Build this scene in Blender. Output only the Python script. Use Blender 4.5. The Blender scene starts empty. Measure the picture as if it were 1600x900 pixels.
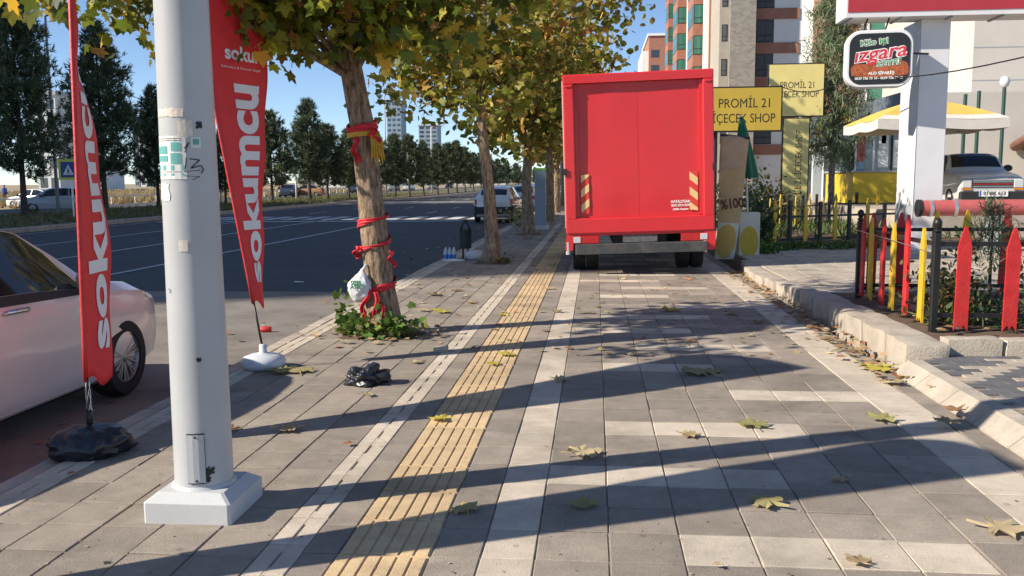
import bpy, bmesh, math, random
import numpy as np
from mathutils import Vector, Matrix, noise as mnoise
random.seed(11)
rng = np.random.default_rng(11)
S = bpy.context.scene
COL = S.collection

# ------------------------------------------------------------------ camera
FPX, CAMH = 1400.0, 1.5
_p, _t, _r = (math.radians(a) for a in (5.35, 6.8, 0.4))
FW = Vector((-math.sin(_p) * math.cos(_t), math.cos(_p) * math.cos(_t), -math.sin(_t)))
_rt = Vector((math.cos(_p), math.sin(_p), 0.0))
_up = _rt.cross(FW)
RT = _rt * math.cos(_r) - _up * math.sin(_r)
UP = _up * math.cos(_r) + _rt * math.sin(_r)
cam = bpy.data.cameras.new('camera')
cam.sensor_width = 36.0
cam.lens = 36.0 * FPX / 1600.0
cam.clip_start = 0.05
cam.clip_end = 6000
camo = bpy.data.objects.new('camera', cam)
COL.objects.link(camo)
camo.matrix_world = Matrix(((RT.x, UP.x, -FW.x, 0), (RT.y, UP.y, -FW.y, 0), (RT.z, UP.z, -FW.z, CAMH), (0, 0, 0, 1)))
S.camera = camo

# ------------------------------------------------------------------ sky and sun
SUN_EL = math.radians(32.0)
SUN_AZ = math.radians(23.0)            # shadows run 23 degrees off +X towards +Y
TO_SUN = Vector((-math.cos(SUN_AZ) * math.cos(SUN_EL), -math.sin(SUN_AZ) * math.cos(SUN_EL), math.sin(SUN_EL)))
world = bpy.data.worlds.new('World')
S.world = world
world.use_nodes = True
wn = world.node_tree.nodes
wl = world.node_tree.links
wn.clear()
sky = wn.new('ShaderNodeTexSky')
sky.sky_type = 'NISHITA'
sky.sun_disc = False
sky.sun_elevation = SUN_EL
sky.sun_rotation = math.atan2(TO_SUN.x, TO_SUN.y)
sky.altitude = 700
sky.air_density = 0.72
sky.dust_density = 0.08
sky.ozone_density = 2.8
bg = wn.new('ShaderNodeBackground')
bg.inputs['Strength'].default_value = 0.112
wo = wn.new('ShaderNodeOutputWorld')
wl.new(sky.outputs[0], bg.inputs[0])
wl.new(bg.outputs[0], wo.inputs[0])
sl = bpy.data.lights.new('sun', 'SUN')
sl.energy = 5.0
sl.angle = math.radians(0.55)
sl.color = (1.0, 0.905, 0.77)
so = bpy.data.objects.new('sun', sl)
COL.objects.link(so)
so.rotation_euler = (-TO_SUN).to_track_quat('-Z', 'Y').to_euler()
so.location = (-30, -15, 30)
S.view_settings.view_transform = 'Standard'
S.view_settings.look = 'None'
S.view_settings.gamma = 1.0
S.view_settings.use_curve_mapping = False
S.view_settings.exposure = 0.56

# ------------------------------------------------------------------ helpers
def ray(x, y):
    return FW + RT * ((x - 800) / FPX) + UP * ((450 - y) / FPX)
def G(x, y, z=0.0):                       # photo pixel -> point on the level z
    d = ray(x, y)
    return Vector((0, 0, CAMH)) + d * ((z - CAMH) / d.z)
def A(x, y, Y):                           # photo pixel -> point at the distance Y down the street
    d = ray(x, y)
    return Vector((0, 0, CAMH)) + d * (Y / d.y)

class NB:
    """small node builder"""
    def __init__(s, name):
        s.m = bpy.data.materials.new(name)
        s.m.use_nodes = True
        s.t = s.m.node_tree
        s.t.nodes.clear()
        s.out = s.t.nodes.new('ShaderNodeOutputMaterial')
    def n(s, typ, **kw):
        nd = s.t.nodes.new(typ)
        for k, v in kw.items():
            setattr(nd, k, v)
        return nd
    def l(s, a, b):
        s.t.links.new(a, b)
MATS = {}
def c4(c, k=1.0):
    return (max(0, c[0] * k), max(0, c[1] * k), max(0, c[2] * k), 1)
def mat(name, col, rough=0.8, var=0.14, scale=5.0, bump=0.0, bscale=80.0, metal=0.0, coat=0.0, rand=0.0,
        dirt=0.0, dirtcol=(0.2, 0.16, 0.12), attr=False, spec=0.5, fine=0.0, spots=0.0):
    if name in MATS:
        return MATS[name]
    b = NB(name)
    pr = b.n('ShaderNodeBsdfPrincipled')
    geo = b.n('ShaderNodeNewGeometry')
    nz = b.n('ShaderNodeTexNoise')
    nz.inputs['Scale'].default_value = scale
    nz.inputs['Detail'].default_value = 6
    nz.inputs['Roughness'].default_value = 0.62
    b.l(geo.outputs['Position'], nz.inputs['Vector'])
    mx = b.n('ShaderNodeMix', data_type='RGBA')
    mr = b.n('ShaderNodeMapRange')
    mr.inputs[1].default_value = 0.3
    mr.inputs[2].default_value = 0.7
    b.l(nz.outputs['Fac'], mr.inputs[0])
    b.l(mr.outputs[0], mx.inputs['Factor'])
    mx.inputs['A'].default_value = c4(col, 1 - var)
    mx.inputs['B'].default_value = c4(col, 1 + var)
    cur = mx.outputs['Result']
    def mul(cur, sock):
        mm = b.n('ShaderNodeMix', data_type='RGBA', blend_type='MULTIPLY')
        mm.inputs['Factor'].default_value = 1
        b.l(cur, mm.inputs['A'])
        b.l(sock, mm.inputs['B'])
        return mm.outputs['Result']
    if attr:
        at = b.n('ShaderNodeAttribute', attribute_name='Col')
        cur = mul(cur, at.outputs['Color'])
    if rand:
        oi = b.n('ShaderNodeObjectInfo')
        m2 = b.n('ShaderNodeMapRange')
        m2.inputs[3].default_value = 1 - rand
        m2.inputs[4].default_value = 1 + rand
        b.l(oi.outputs['Random'], m2.inputs[0])
        cur = mul(cur, m2.outputs[0])
    if fine:
        n3 = b.n('ShaderNodeTexNoise')
        n3.inputs['Scale'].default_value = 260
        n3.inputs['Detail'].default_value = 3
        b.l(geo.outputs['Position'], n3.inputs['Vector'])
        m3 = b.n('ShaderNodeMapRange')
        m3.inputs[1].default_value = 0.32
        m3.inputs[2].default_value = 0.68
        m3.inputs[3].default_value = 1 - fine
        m3.inputs[4].default_value = 1 + fine
        b.l(n3.outputs['Fac'], m3.inputs[0])
        cur = mul(cur, m3.outputs[0])
    if dirt:
        n2 = b.n('ShaderNodeTexNoise')
        n2.inputs['Scale'].default_value = scale * 0.45
        n2.inputs['Detail'].default_value = 9
        n2.inputs['Roughness'].default_value = 0.75
        b.l(geo.outputs['Position'], n2.inputs['Vector'])
        m3 = b.n('ShaderNodeMapRange')
        m3.inputs[1].default_value = 0.48
        m3.inputs[2].default_value = 0.72
        m3.inputs[3].default_value = 0
        m3.inputs[4].default_value = dirt
        b.l(n2.outputs['Fac'], m3.inputs[0])
        md = b.n('ShaderNodeMix', data_type='RGBA')
        b.l(m3.outputs[0], md.inputs['Factor'])
        b.l(cur, md.inputs['A'])
        md.inputs['B'].default_value = c4(dirtcol)
        cur = md.outputs['Result']
    if spots:
        vz = b.n('ShaderNodeTexVoronoi')
        vz.inputs['Scale'].default_value = 4.2
        b.l(geo.outputs['Position'], vz.inputs['Vector'])
        m5 = b.n('ShaderNodeMapRange')
        m5.inputs[1].default_value = 0.05
        m5.inputs[2].default_value = 0.085
        m5.inputs[3].default_value = 1 - spots
        m5.inputs[4].default_value = 1.0
        b.l(vz.outputs['Distance'], m5.inputs[0])
        cur = mul(cur, m5.outputs[0])
        n6 = b.n('ShaderNodeTexNoise')
        n6.inputs['Scale'].default_value = 1.1
        n6.inputs['Detail'].default_value = 7
        n6.inputs['Roughness'].default_value = 0.7
        b.l(geo.outputs['Position'], n6.inputs['Vector'])
        m6 = b.n('ShaderNodeMapRange')
        m6.inputs[1].default_value = 0.36
        m6.inputs[2].default_value = 0.52
        m6.inputs[3].default_value = 1 - spots * 0.75
        m6.inputs[4].default_value = 1.03
        b.l(n6.outputs['Fac'], m6.inputs[0])
        cur = mul(cur, m6.outputs[0])
    b.l(cur, pr.inputs['Base Color'])
    pr.inputs['Roughness'].default_value = rough
    pr.inputs['Metallic'].default_value = metal
    pr.inputs['Specular IOR Level'].default_value = spec
    if coat:
        pr.inputs['Coat Weight'].default_value = coat
        pr.inputs['Coat Roughness'].default_value = 0.08
    if bump:
        nb = b.n('ShaderNodeTexNoise')
        nb.inputs['Scale'].default_value = bscale
        nb.inputs['Detail'].default_value = 5
        b.l(geo.outputs['Position'], nb.inputs['Vector'])
        bp = b.n('ShaderNodeBump')
        bp.inputs['Strength'].default_value = bump
        bp.inputs['Distance'].default_value = 0.01
        b.l(nb.outputs['Fac'], bp.inputs['Height'])
        b.l(bp.outputs[0], pr.inputs['Normal'])
    b.l(pr.outputs[0], b.out.inputs[0])
    MATS[name] = b.m
    return b.m
def leafmat(name, tint=(1, 1, 1), trans=0.45, rough=0.55):
    if name in MATS:
        return MATS[name]
    b = NB(name)
    at = b.n('ShaderNodeAttribute', attribute_name='Col')
    mm = b.n('ShaderNodeMix', data_type='RGBA', blend_type='MULTIPLY')
    mm.inputs['Factor'].default_value = 1
    b.l(at.outputs['Color'], mm.inputs['A'])
    mm.inputs['B'].default_value = c4(tint)
    pr = b.n('ShaderNodeBsdfPrincipled')
    pr.inputs['Roughness'].default_value = rough
    b.l(mm.outputs['Result'], pr.inputs['Base Color'])
    tr = b.n('ShaderNodeBsdfTranslucent')
    b.l(mm.outputs['Result'], tr.inputs['Color'])
    ms = b.n('ShaderNodeMixShader')
    ms.inputs[0].default_value = trans
    b.l(pr.outputs[0], ms.inputs[1])
    b.l(tr.outputs[0], ms.inputs[2])
    b.l(ms.outputs[0], b.out.inputs[0])
    MATS[name] = b.m
    return b.m
def glassmat(name, col, rough=0.06, trans=0.0):
    if name in MATS:
        return MATS[name]
    b = NB(name)
    pr = b.n('ShaderNodeBsdfPrincipled')
    pr.inputs['Base Color'].default_value = c4(col)
    pr.inputs['Roughness'].default_value = rough
    pr.inputs['Specular IOR Level'].default_value = 0.8
    pr.inputs['Transmission Weight'].default_value = trans
    b.l(pr.outputs[0], b.out.inputs[0])
    MATS[name] = b.m
    return b.m

class MB:
    """collects faces, builds one mesh object"""
    def __init__(s):
        s.v = []
        s.f = []
        s.mi = []
    def add(s, vs, fs, mi=0):
        o = len(s.v)
        s.v += [tuple(p) for p in vs]
        s.f += [tuple(i + o for i in f) for f in fs]
        s.mi += [mi] * len(fs)
        return s
    def box(s, x0, x1, y0, y1, z0, z1, mi=0, M=None):
        p = [Vector(q) for q in ((x0, y0, z0), (x1, y0, z0), (x1, y1, z0), (x0, y1, z0), (x0, y0, z1), (x1, y0, z1), (x1, y1, z1), (x0, y1, z1))]
        if M is not None:
            p = [M @ q for q in p]
        return s.add(p, ((0, 3, 2, 1), (4, 5, 6, 7), (0, 1, 5, 4), (1, 2, 6, 5), (2, 3, 7, 6), (3, 0, 4, 7)), mi)
    def bbox(s, x0, x1, y0, y1, z0, z1, b=0.01, mi=0, M=None):
        """box with its upper and vertical edges chamfered"""
        def ring(i, z):
            return [(x0 + i, y0 + b, z), (x0 + b, y0 + i, z), (x1 - b, y0 + i, z), (x1 - i, y0 + b, z), (x1 - i, y1 - b, z), (x1 - b, y1 - i, z), (x0 + b, y1 - i, z), (x0 + i, y1 - b, z)]
        r = ring(0, z0) + ring(0, z1 - b) + ring(b, z1)
        p = [Vector(q) for q in r]
        if M is not None:
            p = [M @ q for q in p]
        fs = [tuple(range(7, -1, -1)), tuple(range(16, 24))]
        for k in (0, 8):
            for i in range(8):
                j = (i + 1) % 8
                fs.append((k + i, k + j, k + 8 + j, k + 8 + i))
        return s.add(p, fs, mi)
    def tube(s, pts, rad, n=8, mi=0, cap=True, twist=0.0):
        pts = [Vector(p) for p in pts]
        if not hasattr(rad, '__len__'):
            rad = [rad] * len(pts)
        o = len(s.v)
        ref = None
        for i, p in enumerate(pts):
            d = (pts[min(i + 1, len(pts) - 1)] - pts[max(i - 1, 0)]).normalized()
            if ref is None:
                ref = Vector((1, 0, 0)) if abs(d.x) < 0.8 else Vector((0, 1, 0))
            u = (ref - d * ref.dot(d)).normalized()
            ref = u
            w = d.cross(u)
            for k in range(n):
                a = 2 * math.pi * (k + 0.5) / n + twist
                s.v.append(tuple(p + (u * math.cos(a) + w * math.sin(a)) * rad[i]))
        for i in range(len(pts) - 1):
            for k in range(n):
                j = (k + 1) % n
                s.f.append((o + i * n + k, o + i * n + j, o + (i + 1) * n + j, o + (i + 1) * n + k))
                s.mi.append(mi)
        if cap:
            s.f.append(tuple(o + k for k in range(n - 1, -1, -1)))
            s.f.append(tuple(o + (len(pts) - 1) * n + k for k in range(n)))
            s.mi += [mi, mi]
        return s
    def lathe(s, prof, n=20, M=None, mi=0):
        """prof: (radius, height) pairs about local Z"""
        o = len(s.v)
        for r, z in prof:
            for k in range(n):
                a = 2 * math.pi * k / n
                q = Vector((r * math.cos(a), r * math.sin(a), z))
                s.v.append(tuple(M @ q if M is not None else q))
        for i in range(len(prof) - 1):
            for k in range(n):
                j = (k + 1) % n
                s.f.append((o + i * n + k, o + i * n + j, o + (i + 1) * n + j, o + (i + 1) * n + k))
                s.mi.append(mi)
        s.f.append(tuple(o + k for k in range(n - 1, -1, -1)))
        s.f.append(tuple(o + (len(prof) - 1) * n + k for k in range(n)))
        s.mi += [mi, mi]
        return s
    def prism(s, poly, d0, d1, M=None, mi=0, b=0.0):
        """polygon (x, z) extruded along y from d0 to d1, optionally chamfered towards d0"""
        n = len(poly)
        cx = sum(p[0] for p in poly) / n
        cz = sum(p[1] for p in poly) / n
        rings = []
        if b:
            w = max(max(abs(p[0] - cx), abs(p[1] - cz)) for p in poly)
            k = 1 - b / w
            rings.append([(cx + (p[0] - cx) * k, d0, cz + (p[1] - cz) * k) for p in poly])
            rings.append([(p[0], d0 + b, p[1]) for p in poly])
        else:
            rings.append([(p[0], d0, p[1]) for p in poly])
        rings.append([(p[0], d1, p[1]) for p in poly])
        vs = [Vector(q) for r in rings for q in r]
        if M is not None:
            vs = [M @ q for q in vs]
        fs = [tuple(range(n)), tuple((len(rings) - 1) * n + k for k in range(n - 1, -1, -1))]
        for i in range(len(rings) - 1):
            for k in range(n):
                j = (k + 1) % n
                fs.append((i * n + k, (i + 1) * n + k, (i + 1) * n + j, i * n + j))
        return s.add(vs, fs, mi)
    def grid(s, fn, nu, nv, mi=0, flip=False):
        o = len(s.v)
        for i in range(nu + 1):
            for j in range(nv + 1):
                s.v.append(tuple(fn(i / nu, j / nv)))
        for i in range(nu):
            for j in range(nv):
                a = o + i * (nv + 1) + j
                q = (a, a + nv + 1, a + nv + 2, a + 1)
                s.f.append(q[::-1] if flip else q)
                s.mi.append(mi)
        return s
    def mesh(s, name, mats, smooth=False, angle=None):
        me = bpy.data.meshes.new(name)
        me.from_pydata(s.v, [], s.f)
        if not isinstance(mats, (list, tuple)):
            mats = [mats]
        for m in mats:
            me.materials.append(m)
        if len(mats) > 1:
            me.polygons.foreach_set('material_index', s.mi)
        if smooth:
            me.polygons.foreach_set('use_smooth', [True] * len(s.f))
            if angle:
                me.set_sharp_from_angle(angle=math.radians(angle))
        me.update()
        return me
    def build(s, name, mats, parent=None, smooth=False, angle=None, kind=None):
        return link(name, s.mesh(name, mats, smooth, angle), parent, kind)
def link(name, me, parent=None, kind=None, loc=None, rot=None):
    o = bpy.data.objects.new(name, me)
    COL.objects.link(o)
    if parent is not None:
        o.parent = parent
    if kind:
        o['kind'] = kind
    if loc is not None:
        o.location = loc
    if rot is not None:
        o.rotation_euler = rot
    return o
def tag(o, label, cat, group=None):
    o['label'] = label
    o['category'] = cat
    if group:
        o['group'] = group
    return o
def thing(name, label, cat, loc=(0, 0, 0), rot=(0, 0, 0), group=None, scale=1.0):
    o = bpy.data.objects.new(name, None)
    COL.objects.link(o)
    o.location = loc
    o.rotation_euler = rot
    o.scale = (scale,) * 3
    o.empty_display_size = 0.2
    return tag(o, label, cat, group)
def kids(o):
    return [c for c in COL.objects if c.parent == o]
CHILD = {}
def copy_thing(o, loc, rotz, label=None, group=None, scale=None, recolor=None):
    if o.name not in CHILD:
        CHILD[o.name] = [(c, kids(c)) for c in kids(o)]
    r = o.copy()
    COL.objects.link(r)
    r.location = loc
    r.rotation_euler = (o.rotation_euler.x, o.rotation_euler.y, rotz)
    if scale is not None:
        r.scale = (scale,) * 3 if not hasattr(scale, '__len__') else scale
    if label:
        r['label'] = label
    if group:
        r['group'] = group
    for c, gs in CHILD[o.name]:
        d = c.copy()
        COL.objects.link(d)
        d.parent = r
        for g in gs:
            e = g.copy()
            COL.objects.link(e)
            e.parent = d
    return r
def struct(name, mb, m, parent=None, **kw):
    o = mb.build(name, m, parent, **kw)
    if parent is None:
        o['kind'] = 'structure'
    return o
def text_mesh(body, size, shear=0.0, bold=0.0, align='CENTER', extrude=0.0, spacing=1.0):
    cu = bpy.data.curves.new('t', 'FONT')
    cu.body = body
    cu.size = size
    cu.shear = shear
    cu.offset = bold
    cu.align_x = align
    cu.align_y = 'CENTER'
    cu.extrude = extrude
    cu.space_character = spacing
    cu.resolution_u = 4
    ob = bpy.data.objects.new('t', cu)
    COL.objects.link(ob)
    dg = bpy.context.evaluated_depsgraph_get()
    me = bpy.data.meshes.new_from_object(ob.evaluated_get(dg))
    bpy.data.objects.remove(ob)
    bpy.data.curves.remove(cu)
    return me
def text(body, size, m, parent, origin, xdir=(1, 0, 0), ydir=(0, 0, 1), name='lettering', fit=None, **kw):
    """flat lettering on a plane; origin is its centre"""
    me = text_mesh(body, size, **kw)
    me.name = name
    X = Vector(xdir).normalized()
    Yv = Vector(ydir).normalized()
    k = 1.0
    if fit:
        xs = [v.co.x for v in me.vertices]
        k = fit / (max(xs) - min(xs))
    O = Vector(origin)
    Nn = X.cross(Yv)
    for v in me.vertices:
        v.co = O + X * (v.co.x * k) + Yv * v.co.y + Nn * v.co.z
    me.materials.clear()
    me.materials.append(m)
    return link(name, me, parent)
def rrect(w, h, r, n=6, cx=0, cz=0):
    pts = []
    for (sx, sz, a0) in ((1, -1, -90), (1, 1, 0), (-1, 1, 90), (-1, -1, 180)):
        for i in range(n + 1):
            a = math.radians(a0 + 90 * i / n)
            pts.append((cx + sx * (w / 2 - r) + r * math.cos(a), cz + sz * (h / 2 - r) + r * math.sin(a)))
    return pts
def blob(name, m, parent, loc, size, amp=0.12, freq=3.0, seed=0, sub=4, flat=0.0, smooth=True, ridg=False):
    bm = bmesh.new()
    bmesh.ops.create_icosphere(bm, subdivisions=sub, radius=1)
    for v in bm.verts:
        d = v.co.normalized()
        q = d * freq + Vector((seed * 7.1, seed * 3.3, seed))
        nn = mnoise.noise(q) + 0.5 * mnoise.noise(q * 2.1)
        if ridg:
            nn = abs(mnoise.noise(q)) * 1.5 - 0.3 + 0.45 * abs(mnoise.noise(q * 2.3)) + 0.22 * abs(mnoise.noise(q * 6 + Vector((0, 0, d.z * 4)))) 
        p = d * (1 + amp * nn)
        p = Vector((p.x * size[0], p.y * size[1], p.z * size[2]))
        if flat is not None and p.z < -size[2] * flat:
            p.z = -size[2] * flat
        v.co = p + Vector(loc) + Vector((0, 0, size[2] * (flat if flat is not None else 0)))
    me = bpy.data.meshes.new(name)
    bm.to_mesh(me)
    bm.free()
    me.materials.append(m)
    if smooth:
        me.polygons.foreach_set('use_smooth', [True] * len(me.polygons))
    return link(name, me, parent)

# ---- leaves -------------------------------------------------------------
LEAF = np.array([(0, .25, .02), (0, 0, 0), (.16, -.10, -.02), (.46, -.02, -.08), (.37, .16, -.03), (.58, .42, -.09), (.31, .46, -.02), (0, .88, -.07), (-.31, .46, -.02), (-.58, .42, -.09), (-.37, .16, -.03), (-.46, -.02, -.08), (-.16, -.10, -.02)])
LEAF_F = np.array([(0, i, i + 1 if i < 12 else 1) for i in range(1, 13)])
OVAL = np.array([(0, 0, 0), (.22, .3, -.03), (.2, .65, -.04), (0, 1, -.08), (-.2, .65, -.04), (-.22, .3, -.03)])
OVAL_F = np.array([(0, 1, 2), (0, 2, 3), (0, 3, 4), (0, 4, 5)])
BLADE = np.array([(-.04, 0, 0), (.04, 0, 0), (.025, .6, .05), (0, 1, .0)])
BLADE_F = np.array([(0, 1, 2), (0, 2, 3)])
QUAD = np.array([(-.35, 0, 0), (.35, 0.1, .06), (.4, .7, -.05), (-.3, .8, .05)])
QUAD_F = np.array([(0, 1, 2), (0, 2, 3)])
def _leaf2():
    pts = []
    lobes = [(-100, .42), (-38, .60), (90 - 90 + 0, 0)]
    tips = [(-12, .50), (38, .66), (90, .80), (142, .66), (192, .50)]
    notch = [(13, .38), (64, .46), (116, .46), (167, .38)]
    seq = []
    for i, (a, r) in enumerate(tips):
        seq += [(a - 17, r * .74), (a - 9, r * .82), (a, r), (a + 9, r * .82), (a + 17, r * .74)]
        if i < 4:
            seq.append(notch[i])
    for a, r in seq:
        r *= 1
        pts.append((r * math.cos(math.radians(a)), .12 + r * math.sin(math.radians(a)), 0))
    pts += [(-.10, .0, 0), (-.012, -.02, 0), (-.02, -.42, .05), (.012, -.42, .05), (.012, -.02, 0), (.10, .0, 0)]
    pts = np.array([(0, .2, 0)] + pts)
    n = len(pts) - 1
    return pts, np.array([(0, i, i % n + 1) for i in range(1, n + 1)])
LEAF2, LEAF2_F = _leaf2()
def rotmats(n, droop=0.0, up=0.0, flat=False):
    """random leaf frames (columns X, Y, Z); droop pulls the tip down, up points it up"""
    y = rng.normal(size=(n, 3))
    y[:, 2] += up * 2 - droop * 2
    if flat:
        y[:, 2] *= 0.12
    y /= np.linalg.norm(y, axis=1)[:, None]
    z = rng.normal(size=(n, 3)) * 0.7
    z[:, 2] += 1.0
    if flat:
        z = rng.normal(size=(n, 3)) * 0.16
        z[:, 2] += 1.0
    x = np.cross(y, z)
    x /= np.linalg.norm(x, axis=1)[:, None]
    z = np.cross(x, y)
    return np.stack([x, y, z], axis=2)
def leaf_mesh(name, pos, rot, size, col, m, shape=LEAF, faces=LEAF_F):
    n = len(pos)
    k = len(shape)
    v = np.einsum('nij,kj->nki', rot, shape) * size[:, None, None] + pos[:, None, :]
    f = (faces[None] + (np.arange(n) * k)[:, None, None]).reshape(-1, 3)
    me = bpy.data.meshes.new(name)
    me.vertices.add(n * k)
    me.vertices.foreach_set('co', v.reshape(-1).astype(np.float32))
    me.loops.add(f.size)
    me.loops.foreach_set('vertex_index', f.reshape(-1).astype(np.int32))
    me.polygons.add(len(f))
    me.polygons.foreach_set('loop_start', np.arange(0, f.size, 3, dtype=np.int32))
    ca = me.color_attributes.new('Col', 'FLOAT_COLOR', 'POINT')
    cc = np.ones((n, k, 4), np.float32)
    cc[:, :, :3] = col[:, None, :]
    ca.data.foreach_set('color', cc.reshape(-1))
    me.materials.append(m)
    me.update()
    me.validate()
    return me
def palette(n, cols, w, jit=0.18):
    cols = np.array(cols)
    w = np.array(w, float)
    i = rng.choice(len(cols), n, p=w / w.sum())
    return np.clip(cols[i] * (1 + rng.normal(size=(n, 1)) * jit) * (1 + rng.normal(size=(n, 3)) * jit * 0.3), 0.003, 0.9)
# ================================================================== the setting
ZR = -0.2                                   # road level; the pavement is level 0
m_field = mat('dry_field', (0.34, 0.26, 0.15), 0.95, 0.3, 0.25, bump=0.6, bscale=3, dirt=0.5, dirtcol=(0.22, 0.2, 0.1))
m_asph = mat('asphalt', (0.062, 0.062, 0.064), 0.85, 0.18, 0.9, bump=0.5, bscale=120, fine=0.35, dirt=0.5, dirtcol=(0.10, 0.095, 0.09))
m_dust = mat('dusty_asphalt', (0.225, 0.2, 0.17), 0.92, 0.2, 1.3, bump=0.7, bscale=110, fine=0.3, dirt=0.4, dirtcol=(0.1, 0.09, 0.08), spots=0.3)
m_paint = mat('road_paint', (0.62, 0.62, 0.6), 0.7, 0.15, 3, dirt=0.5, dirtcol=(0.2, 0.2, 0.2))
m_grey = mat('grey_paver', (0.30, 0.255, 0.208), 0.93, 0.12, 7, bump=0.45, bscale=190, rand=0.15, fine=0.24, dirt=0.5, dirtcol=(0.2, 0.165, 0.13), spots=0.3)
m_grey_j = mat('grey_paver_field', (0.30, 0.255, 0.208), 0.93, 0.16, 7, bump=0.45, bscale=190, fine=0.22, attr=True, dirt=0.5, dirtcol=(0.2, 0.165, 0.13), spots=0.3)
m_white = mat('pale_paver', (0.56, 0.485, 0.385), 0.93, 0.1, 7, bump=0.4, bscale=190, rand=0.09, fine=0.16, dirt=0.45, dirtcol=(0.33, 0.28, 0.22), spots=0.3)
m_white_j = mat('pale_paver_field', (0.56, 0.485, 0.385), 0.93, 0.12, 7, bump=0.4, bscale=190, fine=0.14, attr=True, dirt=0.45, dirtcol=(0.33, 0.28, 0.22), spots=0.3)
m_tact = mat('tactile_tile', (0.60, 0.44, 0.25), 0.9, 0.14, 6, bump=0.4, bscale=170, rand=0.12, fine=0.2, dirt=0.55, dirtcol=(0.36, 0.27, 0.17), spots=0.3)
m_joint = mat('joint_sand', (0.33, 0.28, 0.225), 0.97, 0.35, 14, bump=0.8, bscale=150)
m_conc = mat('concrete', (0.46, 0.40, 0.325), 0.93, 0.16, 4, bump=0.6, bscale=60, fine=0.15, dirt=0.5, dirtcol=(0.2, 0.18, 0.15))
m_soil = mat('soil', (0.13, 0.085, 0.055), 0.97, 0.3, 9, bump=1.0, bscale=60)
m_grass = mat('median_grass', (0.10, 0.105, 0.045), 0.97, 0.35, 1.2, bump=1.0, bscale=20, dirt=0.6, dirtcol=(0.2, 0.16, 0.08))
m_block_d = mat('dark_block', (0.125, 0.125, 0.13), 0.93, 0.16, 8, bump=0.4, bscale=150, rand=0.15, fine=0.2)
m_block_l = mat('sand_block', (0.40, 0.34, 0.27), 0.93, 0.16, 8, bump=0.4, bscale=150, rand=0.12, fine=0.15)
m_plaza = mat('plaza_slab', (0.45, 0.39, 0.31), 0.93, 0.14, 5, bump=0.4, bscale=150, rand=0.1, fine=0.18, dirt=0.3, dirtcol=(0.2, 0.17, 0.14), spots=0.3)

def sheet(name, x0, x1, y0, y1, z, m, parent=None):
    return struct(name, MB().add([(x0, y0, z), (x1, y0, z), (x1, y1, z), (x0, y1, z)], [(0, 1, 2, 3)]), m, parent)
sheet('ground', -2500, 2500, -60, 5000, -0.32, m_field)
sheet('road', -20.4, -2.98, -30, 700, ZR - 0.006, m_asph)
sheet('road_far_carriageway', -41, -30.4, -30, 700, ZR - 0.006, m_asph)
sheet('parking_lane', -20.3, -2.99, -12, 13.6, ZR, m_dust)
# lane markings, plus one painted sunlit band
mk = MB()
def strip(x0, x1, y0, y1):
    mk.add([(x0, y0, 0), (x1, y0, 0), (x1, y1, 0), (x0, y1, 0)], [(0, 1, 2, 3)])
for x in (-19.6, -15.6, -12.25, -9.1):
    strip(x - 0.06, x + 0.06, 8, 41)
strip(-19.6, -5.6, 38.2, 38.8)
for k in range(15):
    strip(-19.4 + k * 0.97, -18.85 + k * 0.97, 40.2, 43.8)
for x in (-15.6, -12.25, -9.1):
    for k in range(14):
        y0 = 48 + k * 9
        strip(x - 0.07, x + 0.07, y0, y0 + 3.2)
strip(-19.7, -19.55, 46, 240)
strip(-5.75, -5.6, 46, 240)
strip(-19.6, -5.7, 74, 75.2)  # pale band painted in place of a sunlit strip across the road
mko = mk.build('road_markings', m_paint, kind='structure')
mko.location = (0, 0, ZR + 0.004)
m2 = MB()
for k in range(16):
    m2.box(-35.8, -35.65, 5 + k * 9, 9 + k * 9, 0, 0.002)
m2o = m2.build('road_markings_far', m_paint, kind='structure')
m2o.location = (0, 0, ZR - 0.002)

# median between the carriageways: kerb, turf
md = struct('median', MB().box(-30.1, -20.65, -30, 600, -0.34, -0.05), m_grass)
for (x0, x1) in ((-20.66, -20.42), (-30.36, -30.09)):
    mb = MB()
    for k in range(90):
        mb.bbox(x0, x1, -10 + k * 1.5, -10 + k * 1.5 + 1.48, -0.34, -0.03, 0.02)
    mb.box(x0, x1, 125.02, 600, -0.34, -0.03)
    mb.build('kerb', m_conc, md)
def tufts(name, n, fn, smin, smax, cols, w, label, cat='grass', parent=None, m='grass_blade', per=7):
    pos = []
    for _ in range(n):
        p = np.array(fn())
        pos.append(p + rng.normal(size=(per, 3)) * np.array([0.04, 0.04, 0]))
    pos = np.concatenate(pos)
    N = len(pos)
    me = leaf_mesh(name, pos, rotmats(N, up=0.9), rng.uniform(smin, smax, N), palette(N, cols, w), leafmat(m, trans=0.3), BLADE * np.array([2.0, 1, 1]), BLADE_F)
    o = link(name, me, parent, 'stuff')
    if parent is None:
        tag(o, label, cat)
    return o
tufts('median_grass', 5200, lambda: (rng.uniform(-30, -20.8), rng.uniform(26, 115), -0.06), 0.08, 0.3,
      [(0.16, 0.15, 0.05), (0.10, 0.13, 0.04), (0.26, 0.21, 0.10)], [3, 3, 2], 'short patchy grass growing on the median strip')
tufts('field_grass', 7000, lambda: (rng.uniform(-110, -41.5), rng.uniform(45, 190), -0.32), 0.35, 1.0,
      [(0.42, 0.32, 0.17), (0.34, 0.26, 0.13), (0.2, 0.19, 0.09)], [4, 3, 1], 'tall dry straw coloured grass in the vacant field', per=9)

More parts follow.
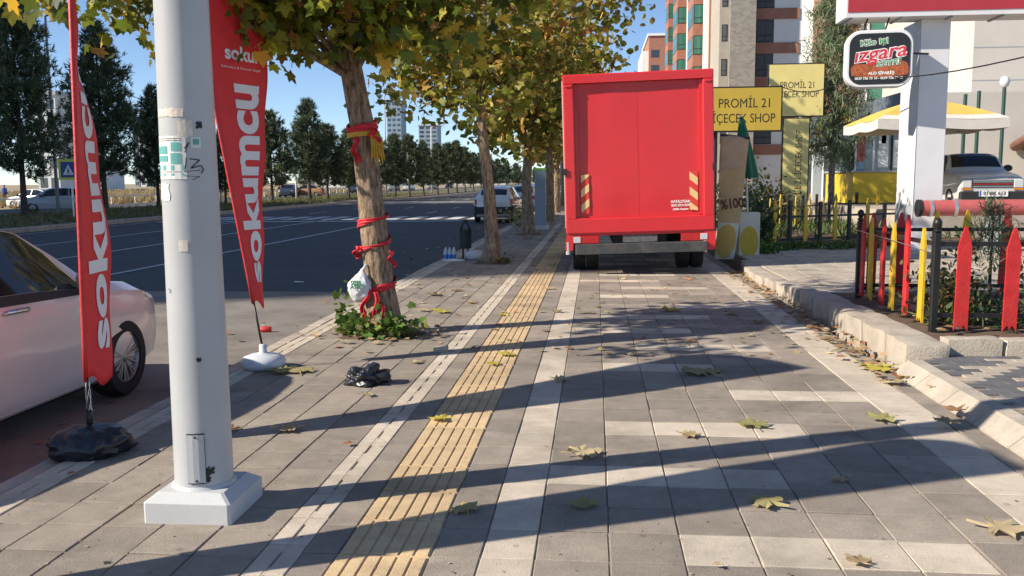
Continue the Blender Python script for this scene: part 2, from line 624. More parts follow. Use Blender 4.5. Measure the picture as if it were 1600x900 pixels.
# ------------------------------------------------------------ pavement
pave = struct('pavement', MB().box(-2.88, 2.32, -3, 60, -0.32, -0.0075), m_joint)
tree_pits = [(-2.5, -1.72, 8.3, 9.1), (-2.3, -1.5, 16.1, 16.95), (-2.3, -1.5, 25.0, 25.8)]
def in_pit(x, y):
    return any(a < x < b and c < y < d for a, b, c, d in tree_pits)
PITCH = 0.301
Y0 = 3.42 - 3 * PITCH
cells = []                                  # (x0, x1, y0, y1, pale)
WHITE = {0: (2, 5), 1: (0, 3), 2: (1, 4), 3: (4, 6), 4: (1, 3)}
def white_at(col, k):
    if k % 3:
        return False
    a, b = WHITE[(k // 3) % 5]
    return a <= col <= b
for r in range(-2, 140):
    y0 = Y0 + r * PITCH
    k = r - 3
    for c in range(7):
        x0 = -0.238 + c * 0.2986
        cells.append((x0, x0 + 0.2986, y0, y0 + PITCH, white_at(c, k)))
    cells.append((1.852, 2.16, y0, y0 + PITCH, True))
    cells.append((2.16, 2.30, y0, y0 + PITCH, False))
    cells.append((-0.456, -0.238, y0, y0 + PITCH, True))
    cells.append((-0.66, -0.456, y0, y0 + PITCH, False))
    cells.append((-1.19, -1.04, y0, y0 + PITCH, False))
for r in range(-2, 155):
    y0 = 2.52 + r * 0.277
    for c in range(5):
        x0 = -1.36 - (c + 1) * 0.2695
        cells.append((x0, x0 + 0.2695, y0, y0 + 0.277, False))
def in_view(c):
    return c[3] > 3.05 and (c[0] > -0.72 * c[2] - 0.2) and (c[0] < 0.5 * c[2] + 0.25)
cells = [c for c in cells if not in_pit((c[0] + c[1]) / 2, (c[2] + c[3]) / 2) and c[3] < 44]
vis = [c for c in cells if in_view(c)]
vis.sort(key=lambda c: (c[2] ** 2 + c[0] ** 2) / ((c[1] - c[0]) * (c[3] - c[2])) ** 0.6)
near = vis[:300]
nearset = set(near)
gap = 0.0032
pm_cache = {}
def paver_mesh(w, d, pale, var):
    key = (round(w, 3), round(d, 3), pale, var)
    if key not in pm_cache:
        mb = MB()
        j = lambda: random.uniform(-0.0012, 0.0012)
        mb.bbox(-w / 2 + gap + j(), w / 2 - gap + j(), -d / 2 + gap * 0.7 + j(), d / 2 - gap * 0.7 + j(), -0.03, 0, 0.0032)
        pm_cache[key] = mb.mesh('paver', m_white if pale else m_grey)
    return pm_cache[key]
for (x0, x1, y0, y1, pale) in near:
    o = link('paver', paver_mesh(x1 - x0, y1 - y0, pale, random.randrange(3)), pave)
    o.location = ((x0 + x1) / 2, (y0 + y1) / 2, random.uniform(-0.0035, 0.002))
    o.rotation_euler = (random.gauss(0, 0.005), random.gauss(0, 0.005), random.gauss(0, 0.004))
def field_mesh(name, cs, m, parent):
    mb = MB()
    cols = []
    for (x0, x1, y0, y1) in cs:
        dz = random.uniform(-0.0025, 0.0015)
        mb.bbox(x0 + gap, x1 - gap, y0 + gap, y1 - gap, -0.03, dz, 0.003)
        cols += [random.uniform(0.84, 1.14)] * 24
    o = mb.build(name, m, parent, kind='stuff')
    ca = o.data.color_attributes.new('Col', 'FLOAT_COLOR', 'POINT')
    c = np.ones((len(cols), 4), np.float32)
    c[:, :3] = np.array(cols)[:, None]
    ca.data.foreach_set('color', c.reshape(-1))
    return o
rest = [c for c in cells if c not in nearset]
field_mesh('paver_field', [c[:4] for c in rest if not c[4]], m_grey_j, pave)
field_mesh('pale_paver_field', [c[:4] for c in rest if c[4]], m_white_j, pave)
# slotted pale edging strips and the yellow tactile strip
def edging_mesh():
    mb = MB()
    mb.bbox(-0.083, -0.006, -0.146, 0.146, -0.03, 0, 0.003)
    mb.bbox(0.006, 0.083, -0.146, 0.146, -0.03, 0, 0.003)
    mb.box(-0.006, 0.006, -0.146, -0.075, -0.03, -0.0015)
    mb.box(-0.006, 0.006, 0.075, 0.146, -0.03, -0.0015)
    return mb.mesh('edging_tile', m_white)
def tactile_mesh():
    mb = MB()
    mb.bbox(-0.186, 0.186, -0.186, 0.186, -0.03, -0.004, 0.003)
    for k in range(6):
        x = -0.155 + k * 0.062
        for s in (-1, 1):
            mb.bbox(x - 0.022 + 0.0, x + 0.022, -0.178 if s < 0 else 0.004, -0.004 if s < 0 else 0.178, -0.004, 0.001, 0.0035) if k % 2 == 9 else None
        mb.bbox(x - 0.0262, x + 0.0262, -0.178, 0.178, -0.004, 0.002, 0.003)
    return mb.mesh('tactile_tile', m_tact)
em = edging_mesh()
tm = tactile_mesh()
for r in range(0, 100):
    y = 2.45 + r * 0.298
    o = link('edging_tile', em, pave, loc=(-1.275, y, random.uniform(-0.002, 0.002)), rot=(random.gauss(0, .004), random.gauss(0, .004), random.gauss(0, .003)))
    o = link('edging_tile', em, pave, loc=(-2.795, y + 0.13, random.uniform(-0.002, 0.002)), rot=(random.gauss(0, .004), random.gauss(0, .004), random.gauss(0, .003)))
for r in range(0, 84):
    y = 2.46 + r * 0.3795
    link('tactile_tile', tm, pave, loc=(-0.85, y, random.uniform(-0.002, 0.002)), rot=(random.gauss(0, .003), random.gauss(0, .003), random.gauss(0, .003)))
for (a, b, c, d) in tree_pits:
    me = MB()
    def pit(u, v, a=a, b=b, c=c, d=d):
        x = a - 0.06 + (b - a + 0.12) * u
        y = c - 0.06 + (d - c + 0.12) * v
        e = min(u, v, 1 - u, 1 - v)
        return (x, y, -0.012 + 0.035 * min(1, e * 4) * (0.6 + 0.8 * mnoise.noise(Vector((x * 6, y * 6, 0)))))
    me.grid(pit, 14, 14)
    me.build('tree_pit_soil', m_soil, pave, smooth=True)
# sand and grit swept into the kerb line
# kerb towards the road
kb = thing('kerb', 'grey concrete kerb between the pavement and the parking lane', 'kerb')
km = MB().bbox(-0.07, 0.07, -0.246, 0.246, -0.2, 0, 0.014).mesh('kerbstone', m_conc)
for k in range(88):
    link('kerbstone', km, kb, loc=(-2.955 + random.gauss(0, .003), 2.4 + k * 0.5, -0.006 + random.gauss(0, .003)), rot=(0, random.gauss(0, .01), random.gauss(0, .006)))

# ------------------------------------------------------------ right side: driveway, kerb, plaza, planting bed
GR = 0.0
drive = struct('driveway', MB().box(2.52, 9, -1, 7.35, -0.3, 0.085), m_joint)
bm_d = MB().bbox(-0.098, 0.098, -0.048, 0.048, -0.03, 0, 0.004).mesh('paving_block', m_block_d)
bm_l = MB().bbox(-0.098, 0.098, -0.048, 0.048, -0.03, 0, 0.004).mesh('paving_block', m_block_l)
nb = 0
for r in range(40):
    for c in range(20):
        x = 2.62 + c * 0.2 + (0.1 if r % 2 else 0)
        y = 7.24 - r * 0.1
        if x > 0.5 * y + 0.25 or y < 4.2:
            continue
        pale = ((c + (r + 1) // 2) % 4 in (0,)) or ((c * 3 + r) % 7 == 0)
        link('paving_block', bm_l if pale else bm_d, drive, loc=(x, y, 0.1 + random.uniform(-.002, .002)), rot=(random.gauss(0, .006), random.gauss(0, .006), random.gauss(0, .01)))
        nb += 1
dk = thing('driveway_kerb', 'pale dropped concrete kerb along the block paved driveway', 'kerb')
for k in range(14):
    y0 = 0.6 + k * 0.5
    if y0 + 0.5 > 7.2:
        break
    mb = MB()
    p = [(2.305, -0.2), (2.52, -0.2), (2.52, 0.105), (2.42, 0.1), (2.305, 0.005)]
    mb.prism(p, y0 + 0.004, y0 + 0.496)
    mb.build('kerbstone', m_conc, dk)
# low wall round the planting bed
def rock(name, x0, x1, y0, y1, z0, z1, parent, seed, m=m_conc, amp=0.012):
    bm = bmesh.new()
    bmesh.ops.create_cube(bm, size=1)
    bmesh.ops.subdivide_edges(bm, edges=bm.edges[:], cuts=5, use_grid_fill=True)
    for v in bm.verts:
        u = v.co * 2
        k = max(abs(u.x), abs(u.y), abs(u.z))
        e = sum(1 for q in u if abs(q) > 0.98)
        c = Vector(v.co)
        if e >= 2:
            c *= 0.955
        q = Vector((x0 + (x1 - x0) * (c.x + .5), y0 + (y1 - y0) * (c.y + .5), z0 + (z1 - z0) * (c.z + .5)))
        nn = mnoise.noise_vector(q * 5 + Vector((seed, seed * 2, 0)))
        v.co = q + nn * amp
    me = bpy.data.meshes.new(name)
    bm.to_mesh(me)
    bm.free()
    me.materials.append(m)
    me.polygons.foreach_set('use_smooth', [True] * len(me.polygons))
    me.set_sharp_from_angle(angle=math.radians(38))
    return link(name, me, parent)
wallb = thing('bed_wall', 'low weathered concrete wall round the planting bed beside the pavement', 'wall')
ys = [7.2, 7.75, 8.4, 9.05, 9.7, 10.35, 11.0]
for i in range(len(ys) - 1):
    rock('wall_block', 2.44 + 0.01 * (i % 2), 2.78, ys[i] + 0.006, ys[i + 1] - 0.006, -0.1, 0.205 - 0.006 * i, wallb, i, amp=0.022)
xs = [2.8, 3.25, 4.15, 5.0, 5.9, 6.9]
for i in range(len(xs) - 1):
    rock('wall_block', xs[i] + 0.006, xs[i + 1] - 0.006, 7.36, 7.54, -0.1, 0.225 - 0.01 * (i % 2), wallb, 20 + i)
# curved sloping kerb ramp of the plaza
pk = thing('plaza_kerb', 'worn low kerbstones bending round the plaza edge behind the planting bed', 'kerb')
path = [(2.42, 11.02), (2.40, 11.6), (2.36, 12.2), (2.33, 12.8), (2.33, 13.4), (2.36, 14.0), (2.42, 14.6), (2.5, 15.2), (2.55, 15.8)]
for i in range(len(path) - 1):
    (xa, ya), (xb, yb) = path[i], path[i + 1]
    h = [0.17, 0.15, 0.14, 0.125, 0.12, 0.12, 0.12, 0.12][i]
    rock('kerbstone', xa, xa + 0.26, ya + 0.005, yb - 0.005, -0.1, h, pk, 40 + i, amp=0.01)
plaza = struct('plaza', MB().box(2.62, 40, 11.0, 75, -0.31, 0.108), m_joint)
sm = MB().bbox(-0.198, 0.198, -0.198, 0.198, -0.03, 0, 0.004).mesh('slab', m_plaza)
ns = 0
restp = []
for r in range(48):
    for c in range(30):
        x = 2.85 + c * 0.4
        y = 11.22 + r * 0.4
        if x > 0.5 * y + 0.3 or (x > 2.9 and y < 11.3 and x < 7):
            continue
        if 3.2 < x < 9.2 and 17.2 < y and False:
            continue
        if y < 17 and ns < 280:
            link('slab', sm, plaza, loc=(x, y, 0.12 + random.uniform(-.003, .003)), rot=(random.gauss(0, .004), random.gauss(0, .004), random.gauss(0, .004)))
            ns += 1
        else:
            restp.append((x - .2, x + .2, y - .2, y + .2))
mbp = MB()
for (x0, x1, y0, y1) in restp:
    mbp.bbox(x0 + gap, x1 - gap, y0 + gap, y1 - gap, 0.09, 0.12 + random.uniform(-.003, .003), 0.004)
mbp.build('slab_field', m_plaza, plaza, kind='stuff')
# planting bed soil
bed = MB()
bed.grid(lambda u, v: (2.76 + 4.2 * u, 7.52 + 3.5 * v, 0.15 + 0.03 * mnoise.noise(Vector((u * 9, v * 9, 2)))), 30, 26)
struct('planting_bed', bed, m_soil, smooth=True)
bed2 = MB()
bed2.grid(lambda u, v: (3.2 + 6.3 * u, 19.2 + 9.2 * v, 0.17 + 0.07 * mnoise.noise(Vector((u * 9, v * 9, 5)))), 30, 30)
struct('shop_garden_bed', bed2, m_soil, smooth=True)
# ================================================================== foreground things
m_gal = mat('painted_pole', (0.43, 0.445, 0.455), 0.38, 0.06, 3, metal=0.0, dirt=0.15, dirtcol=(0.4, 0.38, 0.35), bump=0.06, bscale=14)
m_plinth = mat('plinth_paint', (0.52, 0.53, 0.53), 0.6, 0.06, 5, bump=0.08, bscale=120, dirt=0.2, dirtcol=(0.4, 0.37, 0.33))
m_black = mat('black_metal', (0.012, 0.012, 0.014), 0.45, 0.2, 9)
m_ink = mat('black_ink', (0.02, 0.02, 0.025), 0.7)
m_red = mat('flag_red', (0.72, 0.028, 0.03), 0.6, 0.08, 6, bump=0.2, bscale=18)
m_wtxt = mat('white_print', (0.78, 0.76, 0.74), 0.65, 0.05)
m_cream = mat('adhesive', (0.62, 0.58, 0.5), 0.8, 0.12, 20)
m_rub = mat('rubber', (0.018, 0.018, 0.02), 0.8, 0.3, 20)
m_teal = mat('teal_print', (0.10, 0.36, 0.34), 0.7, 0.1)
m_stick = mat('sticker_paper', (0.66, 0.68, 0.66), 0.75, 0.07, 20)
m_bagblk = mat('black_plastic', (0.018, 0.02, 0.028), 0.32, 0.2, 12, bump=0.5, bscale=25)
m_bagwht = mat('white_plastic', (0.62, 0.63, 0.65), 0.4, 0.1, 12, bump=0.4, bscale=25)
m_yel = mat('sign_yellow_shaded', (0.55, 0.39, 0.05), 0.6, 0.06, 3, dirt=0.1)  # yellow darkened so the colour carries the dappled shade on the sign
m_yelp = mat('yellow_paint', (0.64, 0.41, 0.025), 0.55, 0.18, 9, dirt=0.5, dirtcol=(0.45, 0.30, 0.08), bump=0.35, bscale=45)
m_redp = mat('red_paint', (0.56, 0.024, 0.025), 0.5, 0.18, 9, dirt=0.5, dirtcol=(0.42, 0.07, 0.05), bump=0.35, bscale=45)
m_chrome = mat('chrome', (0.7, 0.7, 0.72), 0.18, 0.03, metal=1.0)
m_alu = mat('aluminium', (0.6, 0.61, 0.62), 0.35, 0.06, metal=0.7)

def dashedge(c):
    return c
# ---------------------------------------------------------------- lamp post
PX, PY = -1.80, 3.87
lp = thing('lamp_post', 'tall pale grey lamp post on a square plinth in the foreground', 'lamp post', (PX, PY, 0))
a, b, h1, h2 = 0.20, 0.15, 0.09, 0.128
mb = MB()
def sq(r, z):
    e = 0.012
    return [(-r + e, -r, z), (r - e, -r, z), (r, -r + e, z), (r, r - e, z), (r - e, r, z), (-r + e, r, z), (-r, r - e, z), (-r, -r + e, z)]
vs = sq(a, -0.01) + sq(a, h1) + sq(b, h2)
fs = [tuple(range(16, 24))]
for k in (0, 8):
    for i in range(8):
        fs.append((k + i, k + (i + 1) % 8, k + 8 + (i + 1) % 8, k + 8 + i))
mb.add(vs, fs).build('plinth', m_plinth, lp)
def prad(z):
    return 0.132 - 0.0075 * z
mb = MB()
mb.tube([(0, 0, 0.11), (0, 0, 0.6), (0, 0, 2), (0, 0, 4), (0, 0, 7.5)], [prad(z) for z in (0.15, 0.6, 2, 4, 7.5)], 24)
post = mb.build('post', m_gal, lp, smooth=True, angle=40)
mb = MB().tube([(0, 0, 0.122), (0, 0, 0.142)], [0.15, 0.135], 16)
mb.build('collar', m_plinth, lp, smooth=True, angle=30)
mb = MB()
mb.tube([(0, 0, 7.5), (0.1, 0.02, 8.0), (-0.9, 0, 8.35), (-1.9, 0, 8.5)], [0.07, 0.06, 0.05, 0.045], 10)
mb.build('arm', m_gal, lp, smooth=True)
mb = MB().bbox(-2.6, -1.85, -0.14, 0.14, 8.44, 8.54, 0.03)
mb.build('lantern', m_plinth, lp)
def onpole(ang, z, out=0.0015):
    r = prad(z) * 1.0 + out
    return Vector((r * math.cos(ang), r * math.sin(ang), z))
AF = math.radians(-90) + math.atan2(PX, PY) * -1 * -1        # facing the viewer
AF = math.atan2(-PY, -PX)
def patch(name, m, a0, a1, z0, z1, out=0.002, parent=post, n=6, jag=0.0):
    mb = MB()
    def fn(u, v):
        j = jag * mnoise.noise(Vector((u * 5, v * 5, a0 * 9 + z0 * 5)))
        return onpole(AF + a0 + (a1 - a0) * u + j * 0.4, z0 + (z1 - z0) * v + j * 0.05, out)
    mb.grid(fn, n, 4)
    return mb.build(name, m, parent)
# access door
mb = MB()
mb.grid(lambda u, v: onpole(AF - 0.52 + 0.56 * u, 0.165 + 0.22 * v, 0.007), 3, 1)
door = mb.build('access_door', m_gal, lp)
mb = MB()
for (u0, u1, v0, v1) in ((-0.03, 0, -0.02, 1.02), (1, 1.03, -0.02, 1.02), (-0.03, 1.03, -0.025, 0), (-0.03, 1.03, 1.0, 1.025)):
    mb.grid(lambda u, v: onpole(AF - 0.52 + 0.56 * (u0 + (u1 - u0) * u), 0.165 + 0.22 * (v0 + (v1 - v0) * v), 0.004), 3, 1)
mb.build('door_gap', m_black, door)
for z in (0.175, 0.375):
    MB().tube([onpole(AF - 0.24, z, 0.006), onpole(AF - 0.24, z, 0.011)], 0.005, 8).build('screw', m_black, door)
def pz(y):     # photo row -> height on the front of the post
    d = ray(290, y)
    t = (math.hypot(PX, PY) - 0.12) / math.hypot(d.x, d.y)
    return CAMH + d.z * t
def pa(x, y):  # photo column -> angle on the post
    d = ray(x, y)
    ang = math.atan2(d.x, d.y) - math.atan2(PX, PY)
    s = math.sin(ang) * math.hypot(PX, PY) / prad(pz(y))
    return math.asin(max(-0.98, min(0.98, s)))
def ppatch(name, m, x0, x1, y0, y1, out=0.002, **kw):
    return patch(name, m, pa(x0, (y0 + y1) / 2), pa(x1, (y0 + y1) / 2), pz(y1), pz(y0), out, **kw)
st = ppatch('poster', m_stick, 244, 291, 212, 280, jag=0.02)
for (x0, x1, y0, y1) in ((248, 262, 228, 240), (248, 263, 243, 252), (268, 282, 222, 236), (268, 283, 239, 256), (247, 288, 258, 266), (248, 288, 271, 274)):
    ppatch('printed_block', m_teal if y0 > 225 else MATS['teal_print'], x0, x1, y0, y1, 0.0032, parent=st, n=3)
for y in (216, 219, 268):
    ppatch('printed_line', m_ink, 250, 284, y, y + 0.8, 0.0032, parent=st, n=4)
ppatch('torn_label', m_cream, 248, 286, 169, 182, jag=0.2)
ppatch('torn_label', m_cream, 277, 300, 187, 214, jag=0.25)
ppatch('sticker', m_stick, 298, 313, 214, 231)
s2 = ppatch('sticker', m_teal, 301, 310, 217, 226, 0.0035)
ppatch('sticker', m_ink, 306, 314, 190, 200, 0.0035, jag=0.15)
ppatch('sticker', m_stick, 246, 266, 286, 313, jag=0.35)
ppatch('sticker', m_cream, 280, 294, 375, 393)
ppatch('paint_chip', m_ink, 308, 314, 560, 566, jag=0.3)
ppatch('paint_chip', m_ink, 319, 334, 735, 745, jag=0.5)
ppatch('paint_chip', m_ink, 318, 328, 746, 756, jag=0.5)
mb = MB()
def stroke(pts, w=0.0022):
    for (x0, y0), (x1, y1) in zip(pts[:-1], pts[1:]):
        p0 = onpole(AF + pa(x0, y0), pz(y0), 0.003)
        p1 = onpole(AF + pa(x1, y1), pz(y1), 0.003)
        mb.tube([p0, p1], w, 5)
stroke([(291, 246), (290, 264)])
stroke([(296, 248), (311, 250), (298, 263), (312, 259)])
stroke([(313, 258), (317, 265), (314, 271)])
stroke([(288, 232), (295, 222), (289, 238)])
stroke([(288, 268), (312, 266)], 0.0015)
stroke([(292, 275), (312, 276), (300, 281)], 0.001)
stroke([(265, 452), (268, 455), (266, 459)], 0.0012)
mb.build('graffiti', m_ink, post)

# ---------------------------------------------------------------- feather flags
def feather_flag(name, label, base, polex, zs, width, phi, with_text=True, billow=0.03, pole_mat=None, tagline=False, seed=0, poley=lambda z: 0.0):
    """polex(z): sideways offset of the mast; width(z), phi(z): sail width and heading"""
    z0, z1 = zs
    t = thing(name, label, 'flag', base, group='feather flags along the kerb')
    def pole(z):
        return Vector((polex(z), poley(z), z))
    def sail(u, z, off=0.0):
        ph = phi(z)
        w = width(z)
        d = Vector((math.cos(ph), math.sin(ph), 0))
        n = Vector((math.sin(ph), -math.cos(ph), 0))
        bl = billow * math.sin(math.pi * min(u, 1)) * math.sin(z * 2.2 + seed) + 0.012 * math.sin(z * 9 + u * 4 + seed) * u
        return pole(z) + d * (w * u) + n * (bl + off)
    mb = MB()
    nz = 60
    def fn(a, v):
        z = z0 + (z1 - z0) * v
        if v < 0.03:
            z += 0.03 * math.sin(a * 7) - 0.03 * a
        return sail(a, z)
    mb.grid(fn, 10, nz)
    sa = mb.build('sail', m_red, t, smooth=True)
    sol = sa.modifiers.new('thickness', 'SOLIDIFY')
    sol.thickness = 0.0015
    mb = MB()
    mb.tube([pole(z0 + (z1 - z0) * k / 14) - Vector((0.006, 0, 0)) for k in range(15)], 0.013, 8)
    mb.build('mast_sleeve', m_redp, t, smooth=True)
    mb = MB()
    mb.tube([pole(0.08), pole(z0 * 0.6), pole(z0 + 0.02)], 0.009, 8)
    mb.build('mast', pole_mat or m_black, t, smooth=True)
    if with_text:
        def lay(body, size, zc0, zc1, u0, u1, vertical=True, nm='lettering', bold=0.0):
            me = text_mesh(body, 1.0, bold=bold)
            bm = bmesh.new()
            bm.from_mesh(me)
            for _ in range(2):
                bmesh.ops.triangulate(bm, faces=bm.faces[:])
                bmesh.ops.subdivide_edges(bm, edges=[e for e in bm.edges if e.calc_length() > 0.16], cuts=2)
            bmesh.ops.triangulate(bm, faces=bm.faces[:])
            xs = [v.co.x for v in bm.verts]
            yy = [v.co.y for v in bm.verts]
            xa, xb, ya, yb = min(xs), max(xs), min(yy), max(yy)
            for v in bm.verts:
                s = (v.co.x - xa) / (xb - xa)
                q = (v.co.y - ya) / (yb - ya)
                if vertical:
                    z = zc0 + (zc1 - zc0) * s
                    u = u1 + (u0 - u1) * q
                else:
                    z = zc0 + (zc1 - zc0) * q
                    u = u0 + (u1 - u0) * s
                v.co = sail(u, z, 0.004)
            bm.normal_update()
            bm.to_mesh(me)
            bm.free()
            me.materials.clear()
            me.materials.append(m_wtxt)
            link(nm, me, sa)
        lay('sokumcu', 1, z0 + 0.16, z0 + 0.16 + 1.62, 0.2, 0.86, bold=0.035)
        if tagline:
            lay('Sokumcu & Damak Keyfi', 1, 2.425, 2.45, 0.22, 0.86, False, 'tagline')
            lay('sokum', 1, 2.5, 2.62, 0.3, 0.95, False, 'logo_lettering', 0.03)
    return t
topw = lambda z, zt, w: w * math.sqrt(max(0.0, 1 - max(0, (z - (zt - 0.45)) / 0.45) ** 2))
def f1w(z):
    return topw(z, 3.25, 0.20 + 0.30 * (z - 0.4))
def f1phi(z):
    k = max(0, (z - 0.4) / 1.87)
    return math.radians(80 + 39 * min(k, 1.0) ** 0.72 + 3 * max(0, k - 1))
fl1 = feather_flag('feather_flag', 'narrow red feather flag seen nearly edge on beside the pink white car', (-2.86, 4.68, 0),
                   lambda z: (-2.835 + 0.045 * (z - 0.4) / 1.85) * (1 + 0.05 * z * z / 4.68) + 2.86, (0.40, 3.25), f1w, f1phi, billow=0.006, poley=lambda z: 0.05 * z * z)
def f2x(z):
    return -0.158 * (z - 0.15)
def f2w(z):
    return topw(z, 3.3, min(0.10 + 0.30 * (z - 0.45), 0.8)) + 0.02
fl2 = feather_flag('feather_flag', 'leaning red feather flag with white letters facing the viewer on a white base', (-2.69, 6.96, 0), f2x, (0.53, 3.3), f2w, lambda z: math.radians(74) - 0.0 + 0.05 * math.sin(z * 2), billow=0.015, tagline=True, seed=1)
fl3 = feather_flag('feather_flag', 'red feather flag nearest the viewer, known only by its rounded shadow across the paving', (-2.8, 2.6, 0), lambda z: 0.01 * z, (0.45, 3.4), lambda z: topw(z, 3.4, 0.13 + 0.205 * z), lambda z: math.radians(88), billow=0.01)
# bases
o = blob('weight_bag', m_bagblk, fl1, (0.03, -0.02, 0), (0.21, 0.2, 0.10), 0.25, 2.2, 3, 4, 0.55, ridg=True)
MB().tube([(0.028, 0, 0.1), (0.028, 0, 0.2), (0.03, 0, 0.24)], [0.02, 0.016, 0.013], 10).build('socket', m_black, fl1, smooth=True)
mb = MB()
for k in range(4):
    a = k * 1.7
    mb.tube([(0.03 + 0.012 * math.cos(a + q), 0.012 * math.sin(a + q), 0.24 + 0.05 * q) for q in np.linspace(0, 3.2, 9)], 0.0018, 5)
mb.tube([(0.04, -0.01, 0.27), (0.06, -0.015, 0.24), (0.045, -0.01, 0.22)], 0.002, 5)
mb.build('tie_wire', m_alu, fl1)
prof = [(0.0, 0.0), (0.14, 0.0), (0.175, 0.03), (0.18, 0.06), (0.16, 0.095), (0.11, 0.115), (0.05, 0.125), (0.032, 0.135), (0.03, 0.19), (0.022, 0.2), (0.0, 0.2)]
MB().lathe(prof, 26).build('water_base', mat('base_plastic', (0.58, 0.6, 0.64), 0.5, 0.1, 12, dirt=0.4, dirtcol=(0.3, 0.28, 0.26)), fl2, smooth=True)
MB().lathe(prof, 26).build('water_base', mat('base_plastic', (0.6,) * 3), fl3, smooth=True)
# ================================================================== vehicles
m_tyre = mat('tyre', (0.016, 0.016, 0.017), 0.85, 0.3, 20, dirt=0.3, dirtcol=(0.07, 0.06, 0.05))
m_rim = mat('rim', (0.30, 0.30, 0.31), 0.4, 0.1, 9, metal=0.8)
m_trim = mat('dark_trim', (0.02, 0.02, 0.022), 0.6, 0.2, 9)
m_glass = glassmat('car_glass', (0.012, 0.014, 0.016), 0.04)
m_lamp = glassmat('lamp_clear', (0.55, 0.56, 0.58), 0.12)
m_tail = mat('tail_lamp', (0.45, 0.012, 0.015), 0.2, 0.1, 30, coat=0.6)
m_amber = mat('amber_lamp', (0.6, 0.2, 0.01), 0.25, 0.1, 30)
m_plate = mat('number_plate', (0.75, 0.75, 0.74), 0.5, 0.04)
m_pwhite = mat('car_paint_pinkish_white', (0.70, 0.62, 0.555), 0.3, 0.03, 2, coat=0.6, dirt=0.12, dirtcol=(0.42, 0.36, 0.31))
m_pw2 = mat('car_paint_white', (0.70, 0.71, 0.72), 0.3, 0.03, 2, coat=0.6)
m_pgr = mat('car_paint_grey', (0.16, 0.17, 0.19), 0.3, 0.03, 2, coat=0.6)
m_ptan = mat('car_paint_tan', (0.45, 0.26, 0.12), 0.35, 0.03, 2, coat=0.5)
m_pblu = mat('car_paint_dark', (0.03, 0.04, 0.06), 0.3, 0.03, 2, coat=0.6)
m_psil = mat('car_paint_silver', (0.42, 0.45, 0.48), 0.3, 0.03, 2, coat=0.6)

# stations: (y, half width, z bottom, z belt, half width of top, z top)
SEDAN = [(-2.24, .60, .34, .80, .48, .86), (-2.17, .76, .26, .92, .62, .98), (-1.95, .83, .20, .97, .68, 1.05), (-1.60, .865, .18, .96, .66, 1.13), (-1.25, .875, .17, .95, .60, 1.32), (-.85, .88, .16, .94, .565, 1.43), (-.3, .885, .16, .925, .57, 1.475), (.2, .885, .16, .91, .565, 1.465), (.5, .885, .16, .90, .57, 1.40), (.8, .885, .16, .89, .62, 1.22), (1.12, .88, .16, .88, .70, .98), (1.3, .875, .165, .86, .70, .945), (1.7, .86, .17, .82, .68, .895), (2.0, .80, .20, .74, .62, .81), (2.14, .70, .22, .66, .54, .70), (2.22, .52, .30, .58, .40, .62)]
HATCH = [(-2.0, .66, .36, .84, .54, .90), (-1.93, .78, .28, .98, .60, 1.06), (-1.78, .84, .22, 1.0, .60, 1.24), (-1.5, .865, .20, .98, .585, 1.40), (-1.1, .875, .18, .96, .585, 1.475), (-.5, .88, .18, .945, .59, 1.51), (.1, .88, .18, .93, .585, 1.49), (.45, .88, .18, .92, .59, 1.42), (.8, .88, .18, .91, .64, 1.2), (1.08, .875, .18, .90, .70, 1.01), (1.3, .87, .18, .87, .70, .96), (1.65, .85, .19, .82, .66, .88), (1.88, .78, .22, .73, .58, .78), (2.0, .60, .3, .62, .46, .66)]
BOXY = [(-1.84, .64, .36, .80, .58, .86), (-1.78, .70, .3, .90, .62, .95), (-1.2, .735, .24, .90, .62, .98), (-1.0, .74, .22, .90, .60, 1.05), (-.75, .745, .2, .895, .55, 1.30), (-.4, .745, .2, .89, .54, 1.39), (.2, .745, .2, .885, .54, 1.39), (.42, .745, .2, .88, .56, 1.30), (.72, .745, .2, .87, .63, 1.0), (.85, .74, .2, .86, .66, .93), (1.4, .735, .22, .82, .66, .87), (1.74, .725, .26, .76, .64, .80), (1.82, .69, .3, .70, .6, .74)]
def section(st):
    y, w, zb, zl, wt, zt = st
    zm = zb + (zl - zb) * 0.55
    h = [(0, zb), (w * .86, zb), (w * .955, zb + .06), (w * .985, zm - .12), (w, zm), (w * .985, zl - .05), (w * .955, zl), (wt + (w * .955 - wt) * .12, zl + (zt - zl) * .80), (wt, zl + (zt - zl) * .92), (wt * .72, zt - .008), (wt * .35, zt), (0, zt + .004)]
    return h
def lerp(a, b, t):
    return a + (b - a) * t
